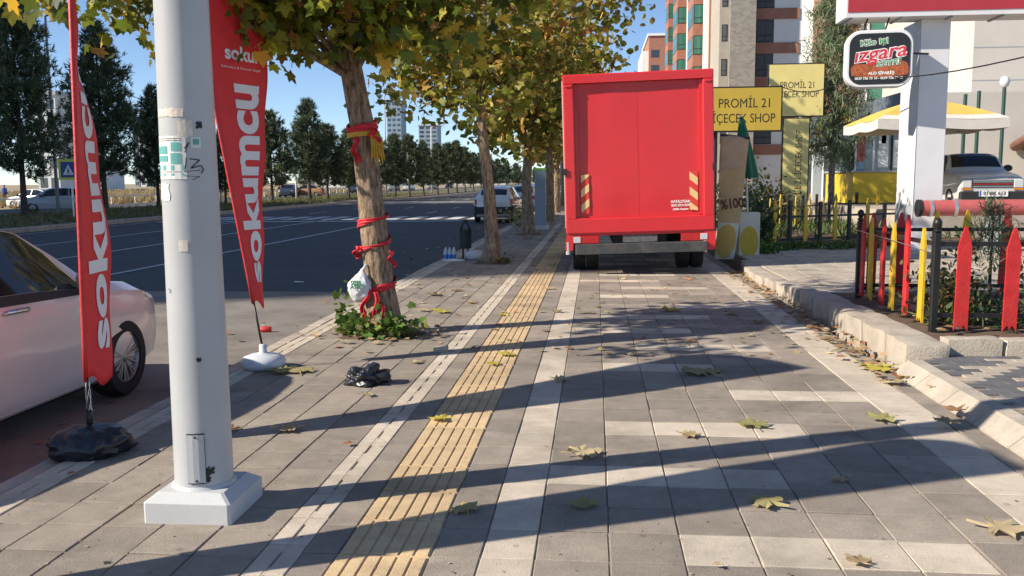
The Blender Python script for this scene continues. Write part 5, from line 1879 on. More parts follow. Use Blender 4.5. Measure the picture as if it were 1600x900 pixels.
# ---- shop with grey fascia and the yellow kiosk
m_fas = mat('fascia_grey', (.13, .15, .18), .55, .05, 2)
m_wal = mat('pale_wall', (.56, .52, .47), .85, .05, .8, dirt=.15, dirtcol=(.4, .36, .3))
m_bwl = mat('building_white', (.80, .78, .74), .85, .04, .5, dirt=.12, dirtcol=(.5, .46, .4))
m_brick = mat('brick_red', (.37, .17, .115), .85, .10, 1.5, fine=.12)
m_win = glassmat('window_glass', (.05, .06, .075), .08)
m_win_g = glassmat('window_green', (.04, .20, .14), .12)
m_frame_w = mat('frame_white', (.7, .7, .7), .5, .03)
shop = thing('shop', 'low shop with dark fascia and yellow letters right of the feathery tree', 'building', (10, 29, 0))
MB().box(.02, 9, 0, 20, 0, 4.1).build('wall', m_wal, shop)
MB().box(-.25, .0, -.2, 20, 3.05, 4.25).build('fascia', m_fas, shop)
text('ENLİĞİ', .9, m_yelp, shop, (-.256, 9.6, 3.62), (0, -1, 0), (0, 0, 1), fit=5.6, bold=.03, extrude=.02)
for k in range(10):
    y0 = .3 + k * 1.95
    fr_ = MB().bbox(-.03, .015, y0, y0 + 1.8, .15, 2.95, .01).build('shop_window', m_frame_w, shop)
    MB().box(-.036, -.031, y0 + .08, y0 + 1.72, .35, 2.85).build('pane', m_win if k % 3 else glassmat('window_pale', (.3, .34, .36), .15), fr_)
kk = thing('kiosk', 'glazed kiosk with a bright yellow base in front of the shop', 'kiosk', (9.2, 29.6, 0.1))
m_ky = mat('kiosk_yellow', (.72, .50, .03), .5, .05, 2)
MB().bbox(-1.05, .95, -.1, 3.4, 0, 1.6, .01).build('base', m_ky, kk)
MB().box(-1.1, 1.0, -.15, 3.45, 1.602, 1.66).build('counter', m_bgrey, kk)
MB().box(-.98, .88, .0, 3.3, 1.662, 3.05).build('glazing', glassmat('kiosk_glass', (.16, .2, .22), .1), kk)
for x in (-1.0, -.45, .1, .62, .92):
    MB().box(x - .03, x + .03, -.03, -.002, 1.664, 3.05).build('mullion', m_frame_w if x != .1 else m_black, kk)
for (x0, x1, z0, z1, m) in ((-.95, -.72, 1.95, 2.95, mat('poster_red', (.5, .12, .1), .6, .3, 6)), (-.3, .0, 1.75, 2.9, m_stick), (-.22, -.08, 2.5, 2.8, MATS['poster_red']), (-.95, -.72, 1.7, 1.94, mat('poster_blue', (.25, .4, .5), .6, .2, 6)), (.15, .38, 1.75, 2.6, m_stick)):
    MB().box(x0, x1, -.012, -.004, z0, z1).build('poster', m, kk)
MB().bbox(-1.2, 1.1, -.3, 3.5, 3.06, 3.2, .01).build('roof', m_fas, kk)
MB().box(-.95, .9, -.5, -.46, 3.0, 3.03).build('awning_bar', m_black, kk)

# ---- buildings
def windows(t, rects, plane, m, depth=.06, fr=.08, mullion=True):
    """rects: (a0, a1, z0, z1) on the wall plane ('y', y) facing -Y or ('x', x) facing -X"""
    ax, c = plane
    for (a0, a1, z0, z1) in rects:
        def bx_(mb, p0, p1, d0, d1, q0, q1):
            if ax == 'y':
                return mb.box(p0, p1, c - d1, c - d0, q0, q1)
            return mb.box(c - d1, c - d0, p0, p1, q0, q1)
        f = MB()
        bx_(f, a0, a1, -.05, depth * .3, z0, z1)
        fo = f.build('window', m_trim, t)
        ms = [a0 + fr, (a0 + a1) / 2 - fr / 3, (a0 + a1) / 2 + fr / 3, a1 - fr] if mullion else [a0 + fr, a1 - fr]
        for q in range(0, len(ms), 2):
            pz_ = MB()
            bx_(pz_, ms[q], ms[q + 1], depth * .3 + .004, depth * .3 + .012, z0 + (z1 - z0) * .32, z1 - fr)
            bx_(pz_, ms[q], ms[q + 1], depth * .3 + .004, depth * .3 + .012, z0 + fr, z0 + (z1 - z0) * .28)
            pz_.build('pane', m, fo)
m_stone = NB('stone_cladding')
geo = m_stone.n('ShaderNodeNewGeometry')
mp = m_stone.n('ShaderNodeMapping')
mp.inputs['Rotation'].default_value = (math.radians(90), 0, 0)
m_stone.l(geo.outputs['Position'], mp.inputs['Vector'])
bk = m_stone.n('ShaderNodeTexBrick')
bk.inputs['Scale'].default_value = 1.4
bk.inputs['Color1'].default_value = c4((.36, .33, .28))
bk.inputs['Color2'].default_value = c4((.25, .225, .19))
bk.inputs['Mortar'].default_value = c4((.3, .275, .24))
m_stone.l(mp.outputs[0], bk.inputs['Vector'])
pr = m_stone.n('ShaderNodeBsdfPrincipled')
pr.inputs['Roughness'].default_value = .9
m_stone.l(bk.outputs[0], pr.inputs['Base Color'])
m_stone.l(pr.outputs[0], m_stone.out.inputs[0])
m_stone = m_stone.m
ap = thing('apartment_block', 'tall brick and white apartment block with a stone clad tower behind the signs', 'building')
YA = 86.0
HA = 34.0
X_ = lambda px: A(px, 200, YA).x
MB().box(X_(1176), X_(1262), YA, YA + 26, -.3, HA).build('white_wing', m_bwl, ap)
MB().box(X_(1252), X_(1330), YA + 4, YA + 28, -.3, HA).build('rear_wing', mat('wing_grey', (.5, .5, .5), .85, .05, .5), ap)
MB().box(X_(1133), X_(1172), YA - 1.8, YA + 6, -.3, HA).build('stone_tower', m_stone, ap)
MB().box(X_(1120) - .1, X_(1133) - .02, YA - 1.2, YA + 5, -.3, HA).build('stone_return', mat('stone_side', (.40, .36, .30), .9, .1, 1), ap)
MB().box(X_(1112) + .2, X_(1180), YA + 5, YA + 52, -.3, HA).build('brick_wing', m_brick, ap)
zr = [1.5 + (282 - y) / 1400 * 86.6 for y in (229, 130, 80, 31, -18, -67, -116)]
rows = [4.75, 7.75] + [zr[1] + 3.05 * k for k in range(8)]
wx0, wx1 = X_(1175) + .15, X_(1205)
windows(ap, [(wx0, wx1, z, z + 2.05) for z in rows], ('y', YA), m_win)
for z in rows:
    MB().box(X_(1173), X_(1244), YA - .12, YA - .002, z - .98, z - .03).build('brick_band', m_brick, ap)
for z in rows[3::2]:
    MB().box(X_(1262), X_(1266), YA + 3.8, YA + 3.99, z, z + .4).build('vent', m_trim, ap)
windows(ap, [(X_(1122), X_(1131), z, z + 1.5) for z in rows], ('y', YA - 1.2), m_win, mullion=False)
# projecting brick bays along the street side
xb = X_(1112) + .2
bays = []
for (yb, ln) in ((94, 5.5), (112, 6), (126, 5)):
    MB().box(xb - 1.25, xb, yb, yb + ln, 2.5, HA).build('bay', m_brick, ap)
    gz = [q for q in rows]
    windows(ap, [(xb - 1.2, xb - .05, z + .1, z + 2.0) for z in gz], ('y', yb), m_win_g if yb != 94 else m_win_g, mullion=False)
    windows(ap, [(yb + .3, yb + ln - .3, z + .1, z + 2.0) for z in gz], ('x', xb - 1.25), m_win_g)
for yb in (101, 119.5, 133):
    windows(ap, [(yb, yb + 1.6, z + .2, z + 1.9) for z in rows], ('x', xb), m_win, mullion=False)
MB().box(xb - .4, xb - .02, 91, 92.6, 2, HA).build('pilaster', m_bwl, ap)
MB().box(xb - .5, xb - .02, 107, 108.4, 2, HA).build('pilaster', m_bwl, ap)
a2 = thing('apartment_block', 'distant brick and white apartment block seen above the truck roof', 'building')
YB2 = 200
x0, x1 = A(1014, 80, YB2).x, A(1044, 80, YB2).x
ztb = A(1020, 56, YB2).z
MB().box(x0, x1 + 4, YB2, YB2 + 25, -.3, ztb).build('wall', m_brick, a2)
MB().box(x0 + 2.6, x1 + 3, YB2 - .6, YB2 - .02, -.3, ztb - 9).build('white_bay', m_bwl, a2)
MB().box(x0 - .3, x1 + 4.3, YB2 - .3, YB2 + 25, ztb, ztb + .5).build('roof', m_bwl, a2)
MB().box(x0 - 1.4, x0 - .02, YB2 + 1, YB2 + 20, -.3, ztb - 3).build('balcony_stack', m_bwl, a2)
windows(a2, [(x0 + .5, x0 + 2.2, z, z + 1.6) for z in np.arange(15, ztb - 2, 3.2)], ('y', YB2), m_win)
windows(a2, [(x0 + 2.8, x0 + 3.9, z, z + 1.6) for z in np.arange(15, ztb - 11, 3.2)], ('y', YB2 - .6), m_win)
a3 = thing('white_building', 'white plastered building with tall green windows behind the hanging sign', 'building')
MB().box(14.3, 24, 52, 66, -.3, 22).build('wall', m_bwl, a3)
windows(a3, [(14.9, 16.6, z, z + 2.1) for z in (5.2, 8.6, 12, 15.4)], ('y', 52), m_win_g)
for z in (4.4, 7.8, 11.2):
    MB().box(14.2, 18, 51.88, 51.99, z, z + .5).build('brick_band', m_brick, a3)
MB().box(13.7, 14.28, 51.8, 60, -.3, 22).build('brick_pier', m_brick, a3)
a4 = thing('panel_building', 'beige panel clad building at the right edge behind the white column', 'building')
YR = 40
MB().box(15.7, 40, YR, YR + 18, -.3, 14).build('wall', m_wal, a4)
for z in np.arange(4.2, 13, 1.35):
    MB().box(15.7, 18.2, YR - .012, YR - .004, z, z + .03).build('panel_joint', m_bgrey, a4)
MB().box(18.3, 18.75, YR - .25, YR - .004, 6.0, 14).build('fin', m_bgrey, a4)
MB().box(18.76, 30, YR - .1, YR - .004, 6.0, 14).build('white_panel', m_bwl, a4)
MB().box(15.7, 40, YR - .5, YR - .1, 4.0, 4.3).build('ledge', m_bgrey, a4)
windows(a4, [(15.9 + k * 2.3, 17.9 + k * 2.3, 1.0, 3.8) for k in range(6)], ('y', YR), glassmat('window_pale', (.3, .34, .36), .15))
# fence posts, pergola and air conditioner at the right edge
for i, px in enumerate((1506, 1527, 1566)):
    p = A(px, 200, 27)
    t = MB()
    t.tube([(p.x, 27, .7), (p.x, 27, A(px, (147, 142, 132)[i], 27).z)], .05, 8)
    if i == 2:
        lampb = MB()
        lampb.lathe([(0, 3.9), (.1, 3.95), (.14, 4.08), (.1, 4.2), (0, 4.24)], 12, Matrix.Translation((p.x, 27, A(px, 132, 27).z - 4.0)))
    o = t.build('terrace_post', mat('dark_green_metal', (.015, .06, .045), .5), smooth=True, angle=40)
    if i == 2:
        lampb.build('lamp_globe', m_bwhite, o, smooth=True)
    tag(o, ['dark green terrace post right of the white column', 'second dark green terrace post right of the white column', 'dark post with a round white lamp at the right edge'][i], 'post')
pg = thing('pergola', 'low wooden pergola with a brown tiled roof right of the old car', 'pergola', (14.2, 26.5, .72))
m_wood = mat('pergola_wood', (.16, .09, .055), .8, .2, 6)
for x in (-1.2, 0.2, 1.6):
    for y in (0, 2):
        MB().bbox(x - .06, x + .06, y - .06, y + .06, 0, 1.7, .01).build('post', m_wood, pg)
for k in range(12):
    x = -1.5 + k * .29
    MB().tube([(x, -.4, 1.72), (x, 1.0, 2.1), (x, 2.4, 1.72)], .15, 8).build('roof_tile', mat('roof_tile', (.24, .12, .08), .85, .2, 4), pg, smooth=True)
MB().bbox(-1.3, 1.7, -.02, .04, 0, .62, .01).build('panel', m_bwl, pg)
ac = thing('air_conditioner', 'pale air conditioner unit on the wall at the right edge', 'air conditioner', (14.25, 30, 3.2))
MB().bbox(-.5, .5, -.2, .2, -.35, .35, .03).build('case', m_wal, ac)
MB().lathe([(0, 0), (.26, 0), (.28, .02), (.2, .03), (.19, .01), (0, .01)], 20, Matrix.Translation((-.1, -.2, 0)) @ Matrix.Rotation(math.radians(90), 4, 'X')).build('fan_grille', m_bgrey, ac, smooth=True)
MB().box(-1, 2, .22, 3, -2.6, .6).build('wall_stub', m_wal, ac)
# overhead cable
p0, p1, p2 = A(1222, 136, 22), A(1322, 124, 19), A(1640, 80, 14)
pts = [p0.lerp(p1, k / 8) - Vector((0, 0, .18 * math.sin(math.pi * k / 8))) for k in range(9)] + [p1.lerp(p2, k / 8) - Vector((0, 0, .12 * math.sin(math.pi * k / 8))) for k in range(1, 9)]
tag(MB().tube(pts, .012, 5).build('cable', m_black), 'black overhead cable crossing behind the hanging sign', 'cable')

# ---- planting on the right
SH = [(.05, .09, .03), (.09, .14, .04), (.03, .055, .02), (.16, .17, .06)]
for i, (x, y, h, lab) in enumerate(((3.25, 8.75, .34, 'reddish young shrub beside the corner post of the bed'), (3.7, 9.3, .42, 'dark leafy shrub behind the two red pickets'), (4.3, 9.0, .4, 'dense dark shrub at the right edge of the bed'), (3.55, 8.55, .14, 'low bright grass like plants behind the red pickets'))):
    plant('shrub', lab, 'plant', [(x + random.gauss(0, .14), y + random.gauss(0, .14), .17) for _ in range(5)], 90, .075, SH if i else [(.12, .07, .03), (.16, .12, .04), (.08, .1, .03)], [4, 3, 3, 1] if i else [2, 2, 1], (.2, .18, h * .6), .4, (OVAL, OVAL_F), loc=(x, y, .17))
plant('grass_tuft', 'bright green grass tufts along the front of the bed', 'plant', [(3.1 + .2 * k, 8.3 + .3 * random.random(), .15) for k in range(12)], 40, .12, [(.12, .2, .04), (.2, .26, .07), (.08, .13, .03)], [3, 2, 2], (.07, .06, .03), .7, (BLADE * np.array([2, 1, 1]), BLADE_F), stems=False, loc=(3, 8, .17))
ps = thing('pine_sapling', 'small pine sapling rising behind the right hand red pickets', 'tree', (4.05, 9.6, .17))
MB().tube([(0, 0, -.02), (0, 0, 1.0)], [.02, .008], 6).build('trunk', m_bark_d, ps)
L = []
for k in range(26):
    z = .35 + .68 * k / 25
    a = k * 2.4
    ln = .28 * (1 - k / 27) + .05
    s = rng.uniform(.2, 1, 26)
    L.append(np.array([0, 0, z]) + np.array([math.cos(a), math.sin(a), .6]) * (ln * s)[:, None] + rng.normal(size=(26, 3)) * .03)
pos = np.concatenate(L)
N = len(pos)
link('crown', leaf_mesh('crown', pos, rotmats(N, up=.6), rng.uniform(.08, .16, N), palette(N, [(.10, .14, .07), (.15, .18, .09)], [1, 1]), m_needle, BLADE, BLADE_F), ps)
plant('ground_cover', 'low green ground cover in front of the nearer black and yellow fence', 'plant', [(3.3 + .11 * k, 17.9 + .03 * k + random.gauss(0, .12), .1) for k in range(22)], 60, .085, WEED, [4, 2, 4, .3], (.12, .12, .06), .4, (OVAL, OVAL_F), stems=False, loc=(3.5, 18, .1))
plant('ground_cover', 'dark green clump against the white lemon box', 'plant', [(3.05 + .06 * k, 17.15 + random.gauss(0, .08), .1) for k in range(5)], 60, .085, WEED, [4, 2, 4, .3], (.12, .1, .08), .4, (OVAL, OVAL_F), stems=False, loc=(3.1, 17.2, .1))
plant('shrub', 'spiky dark shrub between the bent board and the fence', 'plant', [(3.15 + .1 * k, 18.6 + .1 * (k % 2), .1) for k in range(4)], 70, .3, [(.05, .09, .03), (.1, .15, .06)], [2, 1], (.16, .14, .45), .9, (BLADE * np.array([2.4, 1, 1]), BLADE_F), loc=(3.2, 18.6, .1))
plant('shrub', 'orange tinged shrub behind the fence under the shaded yellow sign', 'plant', [(4.5 + .3 * k, 27 + .2 * (k % 2), .1) for k in range(4)], 260, .13, [(.22, .18, .05), (.12, .14, .05), (.3, .16, .05)], [2, 2, 1], (.3, .3, .5), .2, (OVAL * np.array([1.8, 1, 1]), OVAL_F), loc=(5.6, 27, .1))
plant('shrub', 'dark hedge mass behind the truck under the shaded sign', 'plant', [(3.4 + .4 * k, 25.5, .1) for k in range(4)], 240, .12, [(.05, .08, .03), (.08, .11, .04)], [2, 1], (.35, .35, .65), .2, (OVAL * np.array([1.8, 1, 1]), OVAL_F), loc=(3.8, 25.5, .1))
tufts('garden_grass', 260, lambda: (rng.uniform(3.6, 9), rng.uniform(20.5, 28), .18), .1, .35, [(.09, .15, .04), (.14, .19, .06)], [1, 1], 'grass growing in the fenced shop garden')
# ================================================================== street furniture, far things, litter
bn = thing('litter_bin', 'dark green litter bin on two legs at the kerb', 'bin', (-2.53, 17.35, 0))
m_bin = mat('bin_green', (.012, .03, .025), .5, .2, 6)
MB().lathe([(.1, .2), (.115, .21), (.125, .56), (.118, .56), (.11, .22), (0, .22)], 18).build('bucket', m_bin, bn, smooth=True, angle=40)
MB().tube([(-.05, -.02, 0), (-.05, -.02, .2)], .018, 6).build('leg', m_black, bn)
MB().tube([(.05, -.02, 0), (.05, -.02, .2)], .018, 6).build('leg', m_black, bn)
MB().tube([(-.11, 0, .5), (-.05, 0, .68), (0, 0, .73), (.05, 0, .68), (.11, 0, .5)], .02, 8).build('hoop', m_black, bn, smooth=True)
MB().bbox(-.07, .07, -.03, .03, .735, .755, .006).build('cap', m_black, bn)
wp = thing('water_bottle_pack', 'shrink wrapped pack of blue and white water bottles beside the litter bin', 'bottles', (-2.78, 16.95, 0))
m_bot = mat('bottle_plastic', (.5, .58, .64), .25, .1, 20)
m_blab = mat('bottle_label', (.05, .2, .55), .4, .15, 20)
for i in range(3):
    for j in range(2):
        x, y = -.08 + i * .08, -.04 + j * .08
        bo_ = MB().lathe([(0, 0), (.036, .005), (.038, .12), (.03, .19), (.013, .225), (.014, .25), (0, .25)], 12, Matrix.Translation((x, y, 0))).build('bottle', m_bot, wp, smooth=True)
        MB().lathe([(.0385, .05), (.039, .055), (.039, .115), (.0385, .12)], 12, Matrix.Translation((x, y, 0))).build('bottle_label', m_blab, bo_, smooth=True)
o = blob('crumpled_bag', m_bagwht, None, (-2.36, 17.2, 0), (.17, .12, .11), .35, 2.6, 5, 3, .6, ridg=True)
tag(o, 'crumpled white bag on the ground right of the litter bin', 'bag')
o = blob('paper_scrap', m_stick, None, (-2.66, 16.7, 0), (.2, .07, .03), .3, 2.6, 8, 3, .6, ridg=True)
tag(o, 'flattened pale paper at the foot of the litter bin', 'paper')
tt = thing('info_pillar', 'blue grey rectangular pillar with a green top on a white foot', 'pillar', (-1.72, 28.1, 0))
MB().bbox(-.17, .17, -.14, .14, .12, 1.82, .01).build('body', mat('pillar_blue', (.26, .33, .40), .5, .05, 3), tt)
MB().bbox(-.175, .175, -.145, .145, 1.822, 1.9, .01).build('cap', mat('pillar_green', (.2, .45, .08), .5), tt)
MB().bbox(-.26, .26, -.24, .24, 0, .12, .03).build('foot', m_plinth, tt)
sn = thing('traffic_post', 'thin black post leaning beside the blue grey pillar', 'post', (-1.98, 26.2, 0))
MB().tube([(0, 0, 0), (.03, 0, .8)], .02, 6).build('shaft', m_black, sn)
MB().tube([(0, 0, 0), (.0, 0, .03)], .08, 10).build('foot', m_black, sn)

# crossing sign on the median
cs = thing('crossing_sign', 'blue pedestrian crossing sign with a yellow border on the median', 'sign', (A(107, 265, 39).x, 39, -.05))
zc = A(107, 265, 39).z + .05
hs_ = .46
MB().bbox(-.48, .48, -.02, .02, zc - hs_, zc + hs_, .008).build('board', mat('sign_lime', (.6, .62, .05), .5), cs)
MB().box(-.36, .36, -.026, -.022, zc - .35, zc + .35).build('panel', mat('sign_blue', (.015, .06, .25), .5), cs)
MB().prism([(-.26, zc - .24), (.26, zc - .24), (0, zc + .24)], -.031, -.028).build('triangle', m_wtxt, cs)
fg = MB()
fg.tube([(0, -.034, zc + .02), (0, -.034, zc - .08)], .028, 6)
fg.tube([(0, -.034, zc - .08), (-.07, -.034, zc - .2)], .016, 5)
fg.tube([(0, -.034, zc - .08), (.08, -.034, zc - .2)], .016, 5)
fg.tube([(0, -.034, zc + .0), (.07, -.034, zc - .07)], .012, 5)
fg.lathe([(0, -.003), (.03, 0), (0, .003)], 10, Matrix.Translation((0, -.034, zc + .07)) @ Matrix.Rotation(math.radians(90), 4, 'X'))
fg.build('walking_figure', m_ink, cs)
MB().tube([(.1, .04, 0), (.1, .04, zc - .3)], .04, 8).build('pole', m_alu, cs)
# street lamps across the road
def street_lamp(label, px, Y, h, m, r=.09):
    p = A(px, 300, Y)
    t = thing('street_lamp', label, 'street lamp', (p.x, Y, -.3), group='street lamps across the road')
    MB().tube([(0, 0, 0), (0, 0, h)], [r, r * .6], 8).build('pole', m, t, smooth=True)
    MB().tube([(0, 0, h), (.5, 0, h + .25), (1.3, 0, h + .3)], [.05, .04, .035], 6).build('arm', m, t, smooth=True)
    MB().bbox(1.2, 1.75, -.12, .12, h + .24, h + .34, .02).build('lantern', m_plinth, t)
for (lab, px, Y, h, m) in (('blue grey lamp pole beside the pedestrian crossing sign', 89, 43, 10, m_bgrey), ('pale lamp pole behind the leaning flag', 345, 64, 2.4, m_bwhite), ('white lamp pole left of the ribboned trunk', 463, 82, 2.6, m_bwhite), ('dark lamp pole rising right of the ribboned trunk', 604, 96, 11, m_bgrey), ('white lamp pole among the pines beyond the ribboned trunk', 675, 120, 9, m_bwhite), ('white lamp pole farthest up the median', 727, 160, 9, m_bwhite)):
    street_lamp(lab, px, Y, h, m)
# guard rail of the far verge
gr = thing('guard_rail', 'low white rail along the far verge of the road', 'rail')
for k in range(40):
    MB().bbox(-41.6, -41.5, 30 + k * 4, 30.1 + k * 4, -.3, .5, .01).build('post', m_bwhite, gr)
MB().box(-41.62, -41.48, 28, 190, .42, .52).build('rail', m_bwhite, gr)
# far buildings
def tower(label, px0, px1, top, Y, m, floors=12, kind='slab', cols=3):
    a, b = A(px0, 250, Y), A(px1, 250, Y)
    z = A((px0 + px1) / 2, top, Y).z
    t = thing('distant_tower', label, 'building', (a.x, Y, -.3))
    w = b.x - a.x
    MB().box(0, w, 0, 14, 0, z).build('wall', m, t)
    MB().box(-.4, w + .4, -.4, 14.4, z, z + .8).build('roof', m_bgrey, t)
    ws = []
    for f in range(floors):
        for c_ in range(cols):
            ws.append((w * (c_ + .18) / cols, w * (c_ + .82) / cols, z * (f + .3) / floors, z * (f + .8) / floors))
    for q in ws:
        MB().box(q[0], q[1], -.06, -.01, q[2], q[3]).build('window', m_win, t)
m_hz = mat('far_white', (.62, .64, .66), .9, .03, .2)
m_hzb = mat('far_blue_haze', (.22, .30, .38), .6, .05, .2)  # bluish distance haze is put into this wall colour
tower('pale distant block half hidden behind the left pines', 58, 92, 146, 170, m_hz, 5, cols=2)
tower('thin grey tower far off left of the lamp post', 209, 216, 207, 520, m_hzb, 9, cols=1)
tower('second thin tower far off touching the lamp post', 218, 227, 205, 520, m_hz, 9, cols=1)
tower('glassy high rise right of the ribboned trunk', 606, 628, 158, 520, m_hzb, 16)
tower('bluish high rise behind the pines right of the glassy one', 655, 684, 196, 560, m_hzb, 14)
tower('wide low pale building far behind the pines', 700, 790, 262, 480, m_hz, 4, cols=8)
tower('low white building behind the field at the left', 95, 160, 262, 300, m_hz, 3, cols=5)
tower('low pale warehouse behind the field pines', 470, 560, 268, 330, m_hz, 2, cols=8)
# apartment slabs across the road, out of view on the left, that shade the road
def slab_block(label, c0, c1, X, H, dep=16):
    y0, y1 = c0 + math.tan(SUN_AZ) * X, c1 + math.tan(SUN_AZ) * X
    t = thing('apartment_slab', label, 'building', (X, y0, -.3))
    MB().box(-dep, 0, 0, y1 - y0, 0, H).build('wall', m_bwl, t)
    n_ = int((y1 - y0) / 4)
    for f in range(int(H / 3.2) - 1):
        for k in range(n_):
            MB().box(.01, .05, 1 + k * 4, 2.8 + k * 4, 1.2 + f * 3.2, 2.8 + f * 3.2).build('window', m_win, t)
slab_block('tall apartment slab across the road left of the view, shading the street', 14.75, 39.5, -62, 43.2)
slab_block('second tall apartment slab across the road left of the view', 45.5, 70, -64, 44)

# ---- pedestrian far left
pe = thing('person', 'person in a blue jacket and dark trousers walking on the far verge', 'person', (G(8, 316, -.3).x, G(8, 316, -.3).y, -.3))
def skin_body(name, verts, edges, rad, m, parent):
    me = bpy.data.meshes.new(name)
    me.from_pydata(verts, edges, [])
    o = link(name, me, parent)
    o.modifiers.new('skin', 'SKIN')
    lay = me.skin_vertices[0] if len(me.skin_vertices) else None
    if lay is None:
        bm = bmesh.new()
        bm.from_mesh(me)
        bm.verts.layers.skin.verify()
        bm.to_mesh(me)
        bm.free()
        lay = me.skin_vertices[0]
    for i, r in enumerate(rad):
        lay.data[i].radius = (r, r * .85)
    lay.data[0].use_root = True
    su = o.modifiers.new('sub', 'SUBSURF')
    su.levels = su.render_levels = 1
    me.materials.append(m)
    return o
V = [(0, 0, .95), (0, 0, 1.15), (0, 0, 1.38), (0, 0, 1.50), (0, .02, 1.60), (0, .02, 1.72), (-.2, 0, 1.38), (-.25, .05, 1.1), (-.22, .12, .88), (.2, 0, 1.38), (.25, -.03, 1.1), (.24, .08, .88), (-.1, 0, .9), (-.11, .08, .5), (-.11, -.02, .08), (-.11, .12, .03), (.1, 0, .9), (.11, -.06, .5), (.11, -.22, .1), (.11, -.1, .03)]
E_ = [(0, 1), (1, 2), (2, 3), (3, 4), (4, 5), (2, 6), (6, 7), (7, 8), (2, 9), (9, 10), (10, 11), (0, 12), (12, 13), (13, 14), (14, 15), (0, 16), (16, 17), (17, 18), (18, 19)]
Rd = [.15, .15, .17, .06, .09, .09, .08, .06, .04, .08, .06, .04, .1, .075, .05, .04, .1, .075, .05, .04]
skin_body('body', V, E_, Rd, mat('skin_tone', (.35, .22, .16), .6), pe)
MB().lathe([(.17, .85), (.2, .95), (.19, 1.15), (.235, 1.38), (.17, 1.47), (.08, 1.52)], 14, Matrix.Scale(.75, 4, (0, 1, 0))).build('jacket', mat('jacket_blue', (.03, .07, .3), .8), pe, smooth=True)
for s in (-1, 1):
    q = [V[6], V[7], V[8]] if s < 0 else [V[9], V[10], V[11]]
    MB().tube(q, [.1, .08, .06], 8).build('sleeve', MATS['jacket_blue'], pe, smooth=True)
    q = [V[12], V[13], V[14]] if s < 0 else [V[16], V[17], V[18]]
    MB().tube(q, [.125, .1, .075], 8).build('trouser_leg', mat('trousers', (.02, .02, .025), .9), pe, smooth=True)
MB().lathe([(.0, 1.79), (.06, 1.78), (.1, 1.72), (.1, 1.66), (.09, 1.64)], 12, Matrix.Translation((0, .03, 0))).build('hair', m_ink, pe, smooth=True)

# ---- litter
o = blob('black_bag', m_bagblk, None, (-1.70, 6.45, 0), (.135, .09, .08), .6, 1.5, 2, 5, .5, ridg=True)
tag(o, 'crumpled black plastic bag on the paving in front of the tree', 'bag')
cn = thing('drink_can', 'red drink can lying at the kerb behind the white flag base', 'can', G(416, 519, ZR) + Vector((0, 0, .033)), (0, 0, math.radians(10)))
MB().lathe([(.0, -.06), (.026, -.06), (.033, -.05), (.033, .05), (.026, .06), (.0, .06)], 16, Matrix.Rotation(math.radians(90), 4, 'Y')).build('can_body', m_redp, cn, smooth=True, angle=40)
MB().lathe([(.0, .0605), (.024, .0605), (.026, .062), (.0, .061)], 16, Matrix.Rotation(math.radians(90), 4, 'Y')).build('can_lid', m_alu, cn)
o = blob('paper_scrap', m_stick, None, tuple(G(467, 441, ZR)), (.1, .05, .012), .3, 2.6, 4, 2, .5)
tag(o, 'small white scrap lying on the shaded asphalt', 'paper')
tag(rock('stone_chip', *(lambda g: (g.x - .06, g.x + .06, g.y - .05, g.y + .05))(G(688, 548)), 0.0, .045, None, 3, amp=.02), 'pale broken stone chip on the paving right of the weeds', 'stone')

